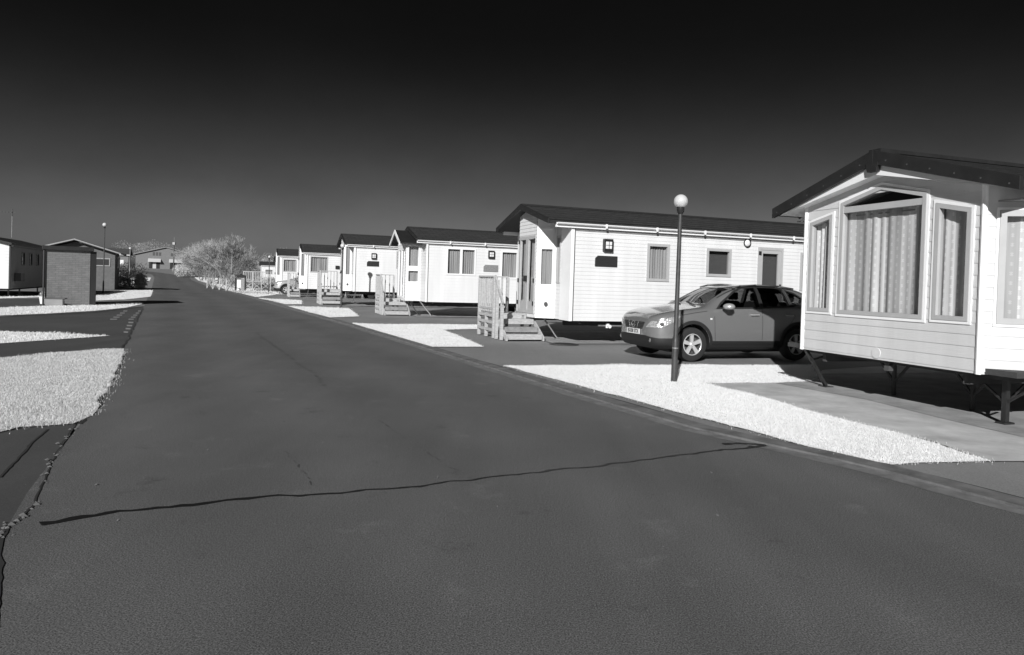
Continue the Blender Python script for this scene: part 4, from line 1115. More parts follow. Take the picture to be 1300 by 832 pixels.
make_car((2.578, 14.858, 0), R(20), 'dark metallic family SUV on the drive between the two nearest caravans', 'carpaint', 'BX08 STX')
gx, gy = G(363, 374)
make_car((gx - 0.86 * math.cos(R(20)) - 0.8 * math.sin(R(20)), gy - 0.86 * math.sin(R(20)) + 0.8 * math.cos(R(20)), 0), R(20), 'small pale distant car half hidden by the timber deck far up the row', 'carpaintl')

# ================================================================== lamp posts
def lamp_post(x, y, h, label, gr=0.11, z=0.0, lean=0.0):
    e = empty('lamp_post', (x, y, z), 0, label, 'lamp post', 'globe lamp posts')
    c = MB(); c.lathe([(0.0, 0.0), (0.048, 0.0), (0.048, 0.62), (0.042, 0.66), (0.037, 0.70), (0.031, h - 2 * gr - 0.10), (0.031, h - 2 * gr - 0.06)], (0, 0, 0), 20)
    c.build('post', 'post', e, smooth='auto')
    b = MB(); b.lathe([(0.0495, 0.53), (0.0495, 0.545)], (0, 0, 0), 20); b.build('band', 'galv', e)
    k = MB(); k.lathe([(0.036, h - 2 * gr - 0.09), (0.058, h - 2 * gr - 0.055), (0.062, h - 2 * gr + 0.02), (0.0, h - 2 * gr + 0.03)], (0, 0, 0), 20); k.build('globe_holder', 'dark', e, smooth='auto')
    g = MB(); n = 16
    g.lathe([(gr * math.sin(math.pi * i / n), h - gr - gr * math.cos(math.pi * i / n)) for i in range(n + 1)], (0, 0, 0), 28); g.build('globe', 'globe', e, smooth=True)
    e.rotation_euler = (0, lean, 0)
    return e
x, y = G(855.5, 485); lamp_post(x, y, 2.96, 'nearest lamp post with white globe, in the grass before the dark car', lean=0.004)
x, y = G(433, 391); lamp_post(x, y, 3.08, 'middle lamp post by the lane, in front of the fourth caravan\'s steps')
x, y = G(341, 372); lamp_post(x, y, 3.0, 'far thin lamp post beside the far bin and terrace')
x, y = G(131, 371.5); lamp_post(x, y, 4.45, 'tall lamp post left of the lane, rising beside the brick hut', gr=0.13)
x, y = G(287, 360); lamp_post(x, y, 2.75, 'small distant lamp post among the bare trees')

# ================================================================== ground
Ys = [-12, 0, 20, 40, 60, 66, 72, 80, 88, 97, 107, 118, 130, 145, 160, 180, 200, 230, 260, 400, 900, 2500]
def tagged(o, nm): o['kind'] = 'structure'; return o
mb = MB()
X_ = [-2500, -120, 120, 2500]
for a, b in zip(Ys, Ys[1:]):
    for c, d in zip(X_, X_[1:]):
        mb.add([(c, a, gz(0, a) - 0.012), (d, a, gz(0, a) - 0.012), (d, b, gz(0, b) - 0.012), (c, b, gz(0, b) - 0.012)], [(0, 1, 2, 3)])
tagged(mb.build('ground', 'tarmac'), 'ground')
# lane: left and right edges as functions of distance
Rg = [(9.5, -6.4), G(1300, 641), G(1100, 588.5), G(900, 546), G(750, 503), G(600, 458.5), G(450, 413.5), G(350, 386), G(304, 373), (-31.9, 74.6), (-44, 98), (-53, 117), (-74, 150), (-98, 185)]
Lf = [(-1.9, -6.4), (-1.95, 2.0), G(-12, 832), G(-4, 745), G(1, 700), G(10, 668), G(35, 625), G(62, 590), G(100, 541), G(130, 500), G(155, 450), G(160, 436), G(172, 409), G(183, 389), (-31.5, 62), (-41, 81), (-52.5, 104), (-66, 130), (-84, 156), (-101, 183)]
def edge_x(tab, y):
    for a, b in zip(tab, tab[1:]):
        if a[1] <= y <= b[1]: return a[0] + (b[0] - a[0]) * (y - a[1]) / (b[1] - a[1])
    return tab[0][0] if y < tab[0][1] else tab[-1][0]
yy = sorted({round(p[1], 3) for p in Rg + Lf} | {float(v) for v in Ys if -6.4 < v < 180})
yy = [v for v in yy if -6.4 <= v <= 183]
mb = MB()
for a, b in zip(yy, yy[1:]):
    mb.add([(edge_x(Lf, a), a, gz(0, a)), (edge_x(Rg, a), a, gz(0, a)), (edge_x(Rg, b), b, gz(0, b)), (edge_x(Lf, b), b, gz(0, b))], [(0, 1, 2, 3)])
tagged(mb.build('lane', 'road'), 'lane')

def poly_area_pts(poly): return [tuple(p) for p in poly]
def sheet(name, poly, m, z):
    b = bmesh.new(); f = b.faces.new([b.verts.new((p[0], p[1], z + gz(*p))) for p in poly])
    bmesh.ops.triangulate(b, faces=[f]); me = bpy.data.meshes.new(name); b.normal_update()
    for f in b.faces:
        if f.normal.z < 0: f.normal_flip()
    b.to_mesh(me); b.free(); me.materials.append(M[m])
    o = bpy.data.objects.new(name, me); COL.objects.link(o); o['kind'] = 'structure'; return o
GP = lambda pts: [G(*p) for p in pts]

# dark tarmac of the side lane and verges on the left
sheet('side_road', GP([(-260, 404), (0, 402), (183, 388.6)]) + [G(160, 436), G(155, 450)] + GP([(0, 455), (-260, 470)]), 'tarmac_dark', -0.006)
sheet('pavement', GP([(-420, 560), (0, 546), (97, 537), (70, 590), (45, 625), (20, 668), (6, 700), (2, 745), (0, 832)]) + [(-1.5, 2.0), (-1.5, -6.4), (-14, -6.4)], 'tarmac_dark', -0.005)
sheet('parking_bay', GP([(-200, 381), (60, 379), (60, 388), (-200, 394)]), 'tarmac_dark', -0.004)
# concrete bases
n1 = (5.585, 7.773)
sheet('concrete_base', GP([(892, 486.8), (985, 486.5), (1021, 484.8), (1045, 470), (1500, 440), (1900, 560), (1500, 640), (1300, 586), (1257, 586), (1185, 561), (1038, 525), (915, 492)]), 'concrete', 0.004)
sheet('concrete_strip', GP([(985, 487.2), (1021, 484.8), (1045, 475), (1500, 470), (1700, 560), (1300, 556), (1200, 533), (1100, 508)]), 'concrete_dark', 0.009)
for k, (e_, L_, W_) in enumerate(((e2, 11.5, 3.75), (e3, 11, 3.75), (e4, 11, 3.75), (e5, 10.5, 3.75), (e6, 10.5, 3.75))):
    a = R(20); c, s = math.cos(a), math.sin(a); o = e_.location
    pl = [(-0.3, 0.1), (L_ + 0.5, 0.1), (L_ + 0.5, W_ + 0.6), (-0.3, W_ + 0.6)]
    sheet('concrete_base', [(o.x + c * p - s * q, o.y + s * p + c * q) for p, q in pl], 'concrete_dark', 0.004)

# kerb channel along the right edge of the lane
def strip_along(tab, y0, y1, off0, off1, z, name, m, thick=0.0, n=120, wob=0.0):
    mb = MB(); rnd = random.Random(3); prev = None
    for k in range(n + 1):
        f = (k / n) ** 1.6; y = y0 + (y1 - y0) * f
        x = edge_x(tab, y); dx = edge_x(tab, y + 0.3) - x; l_ = math.hypot(dx, 0.3); nx, ny = 0.3 / l_, -dx / l_
        w0 = off0 + (rnd.random() - .5) * wob; w1 = off1 + (rnd.random() - .5) * wob
        cur = ((x + nx * w0, y + ny * w0, z + gz(x, y)), (x + nx * w1, y + ny * w1, z + gz(x, y)))
        if prev:
            mb.add([prev[0], prev[1], cur[1], cur[0]], [(0, 1, 2, 3)])
            if thick: mb.add([prev[0], cur[0], (cur[0][0], cur[0][1], cur[0][2] - thick), (prev[0][0], prev[0][1], prev[0][2] - thick)], [(0, 1, 2, 3)])
        prev = cur
    o = mb.build(name, m); o['kind'] = 'structure'; return o
strip_along(Rg, -5, 74, -0.30, -0.12, 0.003, 'channel', 'kerb_light', wob=0.05)
strip_along(Rg, -5, 74, -0.125, 0.10, 0.020, 'kerb', 'kerb', 0.02, wob=0.0)
strip_along(Rg, 74, 115, -0.3, 0.1, 0.02, 'kerb', 'kerb_light', 0.02)
strip_along(Rg, -5, 74, 0.11, 0.17, 0.004, 'kerb_joint', 'crack', wob=0.04)

# joint lines, sealed crack, patches in the surface
def ground_line(name, pts, w, m, z=0.004, jitter=0.0, seed=1, wfun=None, res=None, kind='structure', holes=0.0):
    """a thin strip along photograph points laid on the ground"""
    rnd = random.Random(seed); P = [Vector((*G(*p), 0)) for p in pts]; Q = []
    res = res or 0.06
    for a, b in zip(P, P[1:]):
        n = max(1, int((b - a).length / res))
        for k in range(n): Q.append(a.lerp(b, k / n))
    Q.append(P[-1]); mb = MB(); prev = None; drift = 0
    for i, q in enumerate(Q):
        t = (Q[min(i + 1, len(Q) - 1)] - Q[max(i - 1, 0)]).normalized(); n_ = Vector((-t.y, t.x, 0))
        drift = drift * 0.8 + (rnd.random() - .5) * jitter
        ww = w * (wfun(i / (len(Q) - 1)) if wfun else 1) * (0.7 + 0.6 * rnd.random())
        c = q + n_ * drift; cur = (c + n_ * ww / 2 + Vector((0, 0, z)), c - n_ * ww / 2 + Vector((0, 0, z)))
        if prev and rnd.random() >= holes: mb.add([prev[0], prev[1], cur[1], cur[0]], [(0, 1, 2, 3)])
        prev = cur
    o = mb.build(name, m); o['kind'] = kind; return o
ground_line('tar_seam', [(52, 667), (90, 660), (150, 650), (230, 641), (340, 633), (420, 629), (500, 620), (600, 610), (700, 598), (800, 585), (880, 576), (945, 570), (973, 566)], 0.034, 'tar', 0.0045, 0.045, 2,
            lambda f: 1.9 if f < 0.04 else (1.25 if f < 0.2 else (0.65 if 0.42 < f < 0.55 else (1.8 if f > 0.95 else 0.9))), holes=0.0)
ground_line('tar_seam', [(918, 564.5), (940, 564), (972, 565.5)], 0.06, 'tar', 0.005, 0.02, 5)
ground_line('surface_crack', [(478, 532), (505, 553), (545, 580), (580, 598), (603, 610)], 0.018, 'hair', 0.004, 0.035, 6, holes=0.25)
ground_line('surface_crack', [(362, 570), (385, 600), (402, 627)], 0.010, 'hair', 0.004, 0.03, 8, holes=0.3, res=0.05)
ground_line('surface_crack', [(325, 423), (360, 447), (395, 473), (416, 492)], 0.045, 'hair', 0.004, 0.04, 9, holes=0.25)
ground_line('surface_crack', [(0, 606), (20, 585), (40, 562), (60, 545)], 0.02, 'crack', 0.0, 0.01, 12)
# crumbling left edge: dark gap and loose stone
edge_px = [(-8, 800), (0, 735), (1, 700), (4, 683), (12, 668), (30, 655), (45, 640), (52, 612), (62, 593), (72, 575), (82, 557), (97, 540)]
ground_line('edge_gap', edge_px, 0.013, 'crack', 0.004, 0.018, 13, lambda f: 1.6 if f < 0.3 else 1.0)
ground_line('edge_gap', [(99, 539), (117, 524), (130, 502), (140, 487), (150, 468), (157, 450), (157, 441), (166, 424), (173, 408), (182, 392)], 0.04, 'crack', 0.004, 0.03, 14)
mb = MB(); rnd = random.Random(5)
for k in range(60):
    i = rnd.randrange(3, len(edge_px) - 1); f = rnd.random()
    px = edge_px[i][0] * (1 - f) + edge_px[i + 1][0] * f; py = edge_px[i][1] * (1 - f) + edge_px[i + 1][1] * f
    x, y = G(px + rnd.gauss(0, 5), py + rnd.gauss(0, 2)); r = 0.006 + 0.016 * rnd.random() ** 2
    vs = [(x + r * a * (0.6 + rnd.random()), y + r * b * (0.6 + rnd.random()), 0.002 + r * c) for a, b, c in ((1, 0, 0), (0, 1, 0), (-1, 0, 0), (0, -1, 0), (0.2, 0.1, 0.8))]
    mb.add(vs, [(0, 1, 4), (1, 2, 4), (2, 3, 4), (3, 0, 4)])
tag(mb.build('edge_rubble', 'rubble'), 'loose broken stone chips along the crumbling left edge of the lane', 'rubble', kind='stuff')
# painted give-way ticks at the side road mouth
mb = MB()
for (a, b) in (((157, 421), (163, 421.2)), ((159.5, 416.7), (166, 417)), ((161, 412.7), (168, 413)), ((163, 408.8), (169.5, 409))):
    p0, p1 = G(*a), G(*b); d0 = G(a[0], a[1] + 1.7); d1 = G(b[0] - .5, b[1] + 1.7)
    mb.add([(*p0, 0.003), (*p1, 0.003), (*d1, 0.003), (*d0, 0.003)], [(3, 2, 1, 0)])
for k in range(5):
    for (xa, xb) in ((140 + k * 4.2, 149 + k * 3.2), (163.5 + k * 3.0, 170 + k * 2.3)):
        y_ = 405.0 - k * 2.6; p0, p1 = G(xa, y_), G(xb, y_); d0, d1 = G(xa - .5, y_ + 1.1), G(xb - .5, y_ + 1.1)
        mb.add([(*p0, 0.003), (*p1, 0.003), (*d1, 0.003), (*d0, 0.003)], [(3, 2, 1, 0)])
o = mb.build('give_way_marking', 'paint'); o['kind'] = 'structure'
ground_line('surface_joint', [(-40, 404), (60, 400), (120, 396.8), (180, 390)], 0.16, 'crack', 0.0, 0.02, 15)
# manhole cover
x, y = G(716, 437.2); e = empty('manhole_cover', (x, y, 0.0), 0, 'round dark cover in the tarmac beside the steps', 'manhole cover')
c = MB(); c.lathe([(0.0, 0.012), (0.30, 0.012), (0.31, 0.0)], (0, 0, 0), 28); c.build('lid', 'tar', e); c = MB(); c.lathe([(0.315, 0.0), (0.315, 0.010), (0.36, 0.010), (0.365, 0)], (0, 0, 0), 28); c.build('rim', 'metal_dark', e)

# ================================================================== grass
def inside(p, poly):
    r_ = False; n = len(poly)
    for i in range(n):
        (x0, y0), (x1, y1) = poly[i], poly[i - 1]
        if (y0 > p[1]) != (y1 > p[1]) and p[0] < (x1 - x0) * (p[1] - y0) / (y1 - y0) + x0: r_ = not r_
    return r_
def grass_patch(label, poly, dens, hgt=0.05, wid=0.006, z=0.006, seed=1, ragged=0.0, cap=90000, fray=0.06, mats=('soil', 'grass')):
    rnd = random.Random(seed)
    # fray the outline a little
    n = len(poly); pts = []
    for i in range(n):
        a, b = Vector(poly[i]), Vector(poly[(i + 1) % n]); m = max(1, min(60, int((b - a).length / 0.25)))
        for k in range(m):
            q = a.lerp(b, k / m); pts.append((q.x + (rnd.random() - .5) * ragged, q.y + (rnd.random() - .5) * ragged))
    bm = bmesh.new(); f = bm.faces.new([bm.verts.new((p[0], p[1], z + gz(*p))) for p in pts]); bmesh.ops.triangulate(bm, faces=[f]); bm.normal_update()
    for f in bm.faces:
        if f.normal.z < 0: f.normal_flip()
    V = [tuple(v.co) for v in bm.verts]; bm.verts.index_update(); F = [tuple(v.index for v in f.verts) for f in bm.faces]; nb = len(F); bm.free()
    x0, x1 = min(p[0] for p in pts), max(p[0] for p in pts); y0, y1 = min(p[1] for p in pts), max(p[1] for p in pts)
    cnt = min(cap, int((x1 - x0) * (y1 - y0) * dens))
    for k in range(cnt):
        p = (x0 + (x1 - x0) * rnd.random(), y0 + (y1 - y0) * rnd.random())
        if not inside(p, pts):
            if rnd.random() > 0.35 or not inside((p[0] + rnd.gauss(0, fray), p[1] + rnd.gauss(0, fray)), pts): continue
        cl = 0.75 + 0.5 * math.sin(p[0] * 3.1 + math.sin(p[1] * 2.3) * 2) * math.sin(p[1] * 2.7)
        h = hgt * (0.5 + 0.8 * rnd.random()) * max(0.6, cl); a = rnd.random() * 6.283; w = wid * (0.6 + 0.8 * rnd.random())
        lx, ly = h * rnd.gauss(0, 0.38), h * rnd.gauss(0, 0.38); zz = gz(*p) + z
        o = len(V); c, s = math.cos(a) * w / 2, math.sin(a) * w / 2
        V += [(p[0] - c, p[1] - s, zz - 0.003), (p[0] + c, p[1] + s, zz - 0.003), (p[0] + c * .6 + lx * .45, p[1] + s * .6 + ly * .45, zz + h * 0.6), (p[0] + lx, p[1] + ly, zz + h)]
        F += [(o, o + 1, o + 2), (o, o + 2, o + 3)]
    me = bpy.data.meshes.new('grass'); me.from_pydata(V, [], F); me.materials.append(M[mats[0]]); me.materials.append(M[mats[1]])
    mi = [0] * nb + [1] * (len(F) - nb); me.polygons.foreach_set('material_index', mi)
    o = bpy.data.objects.new('grass', me); COL.objects.link(o)
    tag(o, label, 'grass', kind='stuff'); return o
grass_patch('pale grass verge with the near lamp post, between lane and nearest caravan', GP([(640, 465), (671, 465), (760, 464), (900, 464), (1030, 464.5), (1040, 484), (985, 486.5), (892, 486.8), (915, 492), (975, 507), (1038, 525), (1110, 543), (1184, 561.5), (1225, 576), (1257, 586.5), (1200, 588), (1131, 590), (1046, 573), (954, 547), (877, 528), (800, 507), (720, 486)]), 7500, 0.026, 0.005, seed=1, ragged=0.05, cap=620000)
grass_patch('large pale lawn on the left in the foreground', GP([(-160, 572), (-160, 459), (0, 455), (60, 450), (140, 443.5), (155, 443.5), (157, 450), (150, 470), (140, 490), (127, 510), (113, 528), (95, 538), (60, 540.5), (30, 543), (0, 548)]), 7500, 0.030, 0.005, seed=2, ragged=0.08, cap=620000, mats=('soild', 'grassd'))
grass_patch('thin pale grass wedge left, between path and side road', GP([(-260, 438), (-200, 419), (0, 421), (60, 423), (140, 426.6), (100, 429.5), (0, 436.5)]), 500, 0.05, 0.012, seed=3, cap=60000)
grass_patch('curved pale grass strip in front of the brick hut', GP([(-300, 418), (-200, 394), (0, 391), (62, 388.8), (100, 387), (150, 385), (178, 384.2), (182, 386), (160, 391), (120, 395), (60, 398.5), (0, 401)]), 350, 0.05, 0.014, seed=4, cap=60000)
grass_patch('pale grass beside the lane just past the brick hut', GP([(122, 382), (122, 375.5), (153, 369.2), (194.5, 368.8), (191, 377), (160, 380.5)]), 150, 0.05, 0.02, seed=5)
grass_patch('thin pale strip of grass under the left edge caravan', GP([(-60, 378.6), (60, 375.6), (60, 377.6), (-60, 381)]), 100, 0.05, 0.02, seed=6)
grass_patch('pale grass patch by the lane, left of the near steps', GP([(447, 411), (490, 412), (560, 412), (609, 413), (609, 418), (562, 419), (590, 430), (614, 440.7), (547, 440.7), (502, 428), (462, 416.5)]), 2500, 0.03, 0.008, seed=7, cap=90000)
grass_patch('pale grass patch below the middle lamp post', GP([(366, 389.5), (404, 390), (444, 392.5), (456, 402), (417, 403.5), (395, 398.5)]), 400, 0.05, 0.014, seed=8)
grass_patch('narrow pale grass strip below the far parked car', GP([(327, 379), (383, 381.5), (383, 386.5), (362, 386.5), (344, 382)]), 250, 0.05, 0.02, seed=9)
grass_patch('far pale grass strip in front of the bin and terrace', GP([(284, 368.5), (345, 371), (350, 374.5), (325, 377.5), (303, 372)]), 100, 0.05, 0.03, seed=10)
grass_patch('upper pale grass bank left of the far lane', [(-41.6, 80), (-33.5, 65), (-37.5, 65), (-46, 80)], 60, 0.05, 0.03, seed=11)
grass_patch('furthest pale grass bank left of the lane', [(-53, 104), (-43.5, 85), (-48.5, 85), (-60, 104)], 60, 0.05, 0.03, seed=12)
grass_patch('rough pale verge along the right of the far lane', [(-20.5, 53.5), (-31.4, 75), (-43, 97), (-52, 116), (-48, 116), (-28, 76), (-16.8, 53.5)], 25, 0.12, 0.03, seed=13)
# fallen bits on the lane
mb = MB(); rnd = random.Random(9)
for k in range(90):
    x, y = rnd.uniform(-3, 4), rnd.uniform(3.6, 16)
    if not (edge_x(Lf, y) + .2 < x < edge_x(Rg, y) - .1): continue
    r = 0.006 + 0.018 * rnd.random() ** 3; a = rnd.random() * 6.28
    mb.add([(x, y, 0.003), (x + r * math.cos(a), y + r * math.sin(a), 0.006), (x + r * 1.5 * math.cos(a + .9), y + r * 1.5 * math.sin(a + .9), 0.012), (x + r * math.cos(a + 1.7), y + r * math.sin(a + 1.7), 0.003)], [(0, 1, 2, 3)])
tag(mb.build('fallen_leaves', 'rubble'), 'scattered small dry leaf bits lying on the lane', 'leaves', kind='stuff')

# ================================================================== left side
O_ = (-24.3, 33.7)
el = empty('static_caravan', (O_[0] , O_[1], 0), R(22), 'static caravan at the left edge, shade painted grey on its lane side', 'caravan', 'static caravans in a row along the lane')
def TL(s, z_, o): return (o, s, z_)
def TLs(s, z_, o): return (-s, -o, z_)
hs = [rect(3.55, 4.15, 1.55, 2.25), rect(5.1, 5.7, 1.55, 2.25), rect(6.6, 7.2, 1.55, 2.25)]
mb = MB(); siding(mb, TL, rect(1.4, 10.5, 0.38, 2.55), [inset(h, .01) for h in hs], 0.14)
el_shift = 1.4
mb.build('wall', 'greyshade', el)  # lane side lies in shade, which is put into this darker wall colour
for h in hs: window(el, TL, h, 'dark', 0.05, 'curtain', seed=4)
# end wall facing the camera
def TLe(s, z_, o): return (-s, 1.4 - o, z_)
mb = MB(); siding(mb, TLe, [(0, 0.38), (3.3, 0.38), (3.3, 2.55), (1.65, 2.92), (0, 2.55)], [], 0.14); mb.build('wall', 'white', el)
cb = MB(); cb.box((-0.03, 1.37, 0.37), (0.04, 1.44, 2.55)); cb.build('corner_trim', 'dark', el)
for s in (-1, 1):
    xe_, xm = (0.12, -1.65) if s > 0 else (-3.42, -1.65)
    r_ = MB(); r_.add([(xe_, 1.15, 2.54), (xe_, 10.7, 2.54), (xm, 10.7, 2.96), (xm, 1.15, 2.96), (xe_, 1.15, 2.64), (xe_, 10.7, 2.64), (xm, 10.7, 3.06), (xm, 1.15, 3.06)],
        [(0, 1, 2, 3), (7, 6, 5, 4), (0, 4, 5, 1), (1, 5, 6, 2), (2, 6, 7, 3), (3, 7, 4, 0)]); r_.build('roof', 'fascia', el)
gt = MB(); gt.box((0.10, 1.2, 2.46), (0.18, 10.6, 2.54)); gt.build('gutter', 'dark', el)
fl = MB(); fl.box((-3.2, 1.5, 0.30), (-0.05, 10.4, 0.38)); fl.build('floor', 'under', el)
for yy_ in (2.5, 4.6, 8.5):
    for xx_ in (-0.3, -2.9):
        j = MB(); j.tube((xx_, yy_, 0), (xx_, yy_, 0.34), 0.04, n=8); j.box((xx_ - .12, yy_ - .12, 0), (xx_ + .12, yy_ + .12, .03)); j.build('jack_leg', 'galv', el)
bxx = MB(); bxx.box((0.02, 2.2, 0.75), (0.3, 2.9, 1.15)); bxx.build('heater_vent', 'metal_dark', el)
# aerial on its roof
x, y = -25.6, 36.2
an = empty('tv_aerial', (x, y, 2.96), R(22), 'thin television aerial standing on the roof of the left edge caravan', 'aerial')
m_ = MB(); m_.tube((0, 0, 0), (0, 0, 1.45), 0.02, n=6); m_.build('mast', 'galv', an)
m_ = MB(); m_.bar((-0.9, 0, 1.28), (0.15, 0, 1.28), 0.02)
for k in range(7): m_.bar((-0.85 + k * 0.14, -0.15, 1.28), (-0.85 + k * 0.14, 0.15, 1.28), 0.012)
m_.bar((0, 0, 1.1), (0, 0, 1.45), 0.09, 0.03); m_.build('antenna', 'metal_dark', an)

# brick hut
eb = empty('brick_hut', (-18.45, 28.0, 0), R(33), 'small flat-roofed brick hut beside the lane on the left', 'hut')
wb, db, hb = 1.52, 2.3, 2.20
def wall_uv(mb, a, b, z0, z1):
    (xa, ya), (xb, yb) = a, b; l_ = math.hypot(xb - xa, yb - ya)
    mb.add([(xa, ya, z0), (xb, yb, z0), (xb, yb, z1), (xa, ya, z1)], [(0, 1, 2, 3)], [[(0, 0), (l_, 0), (l_, z1 - z0), (0, z1 - z0)]])
mb = MB(); c4 = [(0, 0), (wb, 0), (wb, db), (0, db)]
for k in range(4): wall_uv(mb, c4[k], c4[(k + 1) % 4], 0, hb)
mb.build('wall', 'brick', eb, fix=False)
rf = MB(); rf.box((-0.12, -0.14, hb), (wb + 0.12, db + 0.12, hb + 0.16)); rf.build('roof', 'fascia', eb, bevel=0.01)
dr_ = MB(); dr_.box((wb + 0.003, 0.02, 0), (wb + 0.22, 0.10, hb - 0.01)); dr_.build('post_shadow_panel', 'dark', eb)  # dark panel added for a post, with its shadow in the colour
dr_ = MB(); dr_.box((wb, 0.4, 0), (wb + 0.04, 1.3, 1.95)); dro = dr_.build('door', 'dark', eb); h = MB(); h.box((wb + 0.04, 0.5, 0.95), (wb + 0.08, 0.56, 1.1)); h.build('handle', 'galv', dro)
rp = MB(); rp.tube((-0.05, -0.05, 0), (-0.05, -0.05, hb), 0.035, n=8); rp.build('downpipe', 'dark', eb)
x, y = G(69, 388.5)
eu = empty('utility_cabinet', (x - .3, y - 0.12, 0), R(14), 'low pale utility cabinet at the foot of the brick hut', 'cabinet')
u = MB(); u.box((0, 0, 0), (0.62, 0.22, 0.27)); u.build('case', 'greyshade', eu, bevel=0.015); u = MB(); u.box((-0.03, -0.03, 0.27), (0.70, 0.25, 0.31)); u.build('lid', 'metal_dark', eu, bevel=0.008)
x, y = G(58, 386); pt = empty('plant_pot', (x - .1, y, 0), 0, 'small white pot with a pale plant at the left foot of the brick hut', 'plant pot')
m_ = MB(); m_.lathe([(0.0, 0.0), (0.11, 0.0), (0.15, 0.27), (0.16, 0.30), (0.13, 0.30), (0.12, 0.26), (0, 0.26)], (0, 0, 0), 18); m_.build('pot', 'trim', pt, smooth='auto')
PLANTS = [(pt, 0, 0, 0.38, 0.16, 0.16, 120, 'shrubw')]

# gabled chalet behind the hut
ec = empty('chalet', (-33.9, 50.3, 0), R(22), 'low-pitched gabled brick chalet behind the brick hut', 'chalet')
cw, cd = 5.0, 2.2; ce_, cr = 2.72, 3.50
mb = MB(); c4 = [(0, 0), (cw, 0), (cw, cd), (0, cd)]
for k in (1, 3): wall_uv(mb, c4[k], c4[(k + 1) % 4], 0, ce_ - 0.05)
for y_ in (0, cd): mb.add([(0, y_, 0), (cw, y_, 0), (cw, y_, ce_ - .08), (cw / 2, y_, cr - .1), (0, y_, ce_ - .08)], [(0, 1, 2, 3, 4)], [[(0, 0), (cw, 0), (cw, ce_), (cw / 2, cr), (0, ce_)]])
mb.build('wall', 'brickl', ec)
for s in (-1, 1):
    xo = -0.45 if s < 0 else cw + 0.45; zo = ce_ - (cr - ce_) / (cw / 2) * 0.45
    r_ = MB(); r_.add([(xo, -0.6, zo), (xo, cd + .3, zo), (cw / 2, cd + .3, cr), (cw / 2, -0.6, cr), (xo, -0.6, zo + .09), (xo, cd + .3, zo + .09), (cw / 2, cd + .3, cr + .09), (cw / 2, -0.6, cr + .09)],
        [(0, 1, 2, 3), (7, 6, 5, 4), (0, 4, 5, 1), (1, 5, 6, 2), (2, 6, 7, 3), (3, 7, 4, 0)]); r_.build('roof', 'farroof', ec)
    b_ = MB(); b_.prism([(xo, zo + .11), (cw / 2, cr + .11), (cw / 2, cr + .02), (xo, zo + .02)], lambda a, b, t: (a, t, b), -0.66, -0.61); b_.build('bargeboard', 'galv', ec)
wn = MB(); wn.box((cw, 1.0, 1.6), (cw + 0.04, 2.4, 2.45)); wo = wn.build('window', 'galv', ec); wn = MB(); wn.box((cw + .04, 1.1, 1.7), (cw + 0.05, 2.3, 2.35)); wn.build('pane', 'dark', wo)
wn = MB(); wn.box((3.6, -0.05, 1.7), (4.7, -0.003, 2.3)); wo = wn.build('window', 'galv', ec); wn = MB(); wn.box((3.68, -0.06, 1.78), (4.62, -0.052, 2.22)); wn.build('pane', 'dark', wo)

# ================================================================== vegetation
def leaves(mb, c, r, n, size, rnd, hollow=0.35, flat=0.0):
    for k in range(n):
        while True:
            p = Vector((rnd.uniform(-1, 1), rnd.uniform(-1, 1), rnd.uniform(-1, 1)))
            if hollow < p.length < 1: break
        lump = 1 + 0.16 * math.sin(p.x * 7 + c[0]) * math.cos(p.z * 6 + c[1]) + 0.1 * math.sin(p.y * 9 + p.x * 5)
        q = Vector((c[0] + p.x * r[0] * lump, c[1] + p.y * r[1] * lump, c[2] + p.z * r[2] * lump))
        if q.z < 0.03: q.z = 0.03 + rnd.random() * 0.1
        a = Vector((rnd.gauss(0, 1), rnd.gauss(0, 1), rnd.gauss(0, 1))).normalized(); b = a.cross(Vector((rnd.gauss(0, 1), rnd.gauss(0, 1), rnd.gauss(0, 1)))).normalized()
        s = size * (0.6 + 0.8 * rnd.random())
        mb.add([q - a * s, q + b * s * 0.5, q + a * s, q - b * s * 0.5], [(0, 1, 2, 3)])
for (pr, x, y, z, rx, rz_, n, m_) in PLANTS:
    mb = MB(); leaves(mb, (x, y, z), (rx, rx, rz_), n, 0.03, random.Random(2), 0.0); mb.build('leaves', m_, pr, fix=False)

def shrub(x, y, r, lobes, m, label, size=0.05, n=1500, seed=1, cat='shrub', name='shrub', group=None):
    e = empty(name, (x, y, gz(x, y)), 0, label, cat, group); rnd = random.Random(seed)
    mb = MB()
    for (lx, ly, lz, a, b, c) in lobes: leaves(mb, (lx, ly, lz), (a, b, c), n, size, rnd)
    mb.build('foliage', m, e, fix=False)
    st = MB()
    for k in range(7):
        a = rnd.random() * 6.28; h = lobes[0][2] * 1.2; st.tube((0, 0, 0), (math.cos(a) * h * 0.6, math.sin(a) * h * 0.6, h), 0.035, 0.008, n=5, cap=False)
    st.build('stem', 'bark', e); return e
x, y = -29.9, 55.8
shrub(x, y, 1, [(0.1, 0, 0.72, 0.82, 0.8, 0.78), (-0.75, 0, 0.45, 0.6, 0.6, 0.55), (0.62, .1, 0.6, 0.45, 0.5, 0.66)], 'shrubg', 'rounded grey bush beside the lane, right of the tall lamp post', 0.045, 2600, 4)
shrub(x - 1.05, y - 1.6, 1, [(0, 0, 0.4, 0.35, 0.3, 0.42)], 'shrubw', 'small bright shrub between the tall lamp post and the rounded bush', 0.03, 500, 6)
shrub(-30.3, 79.5, 1, [(0, 0, 0.8, 1.3, 1.0, 0.75), (1.5, 0, 0.6, 1.0, 1, 0.6), (3.2, -.6, 0.55, 1.1, 1, 0.5)], 'shrubw', 'bright low bush under the bare trees by the far lane', 0.07, 1500, 7)
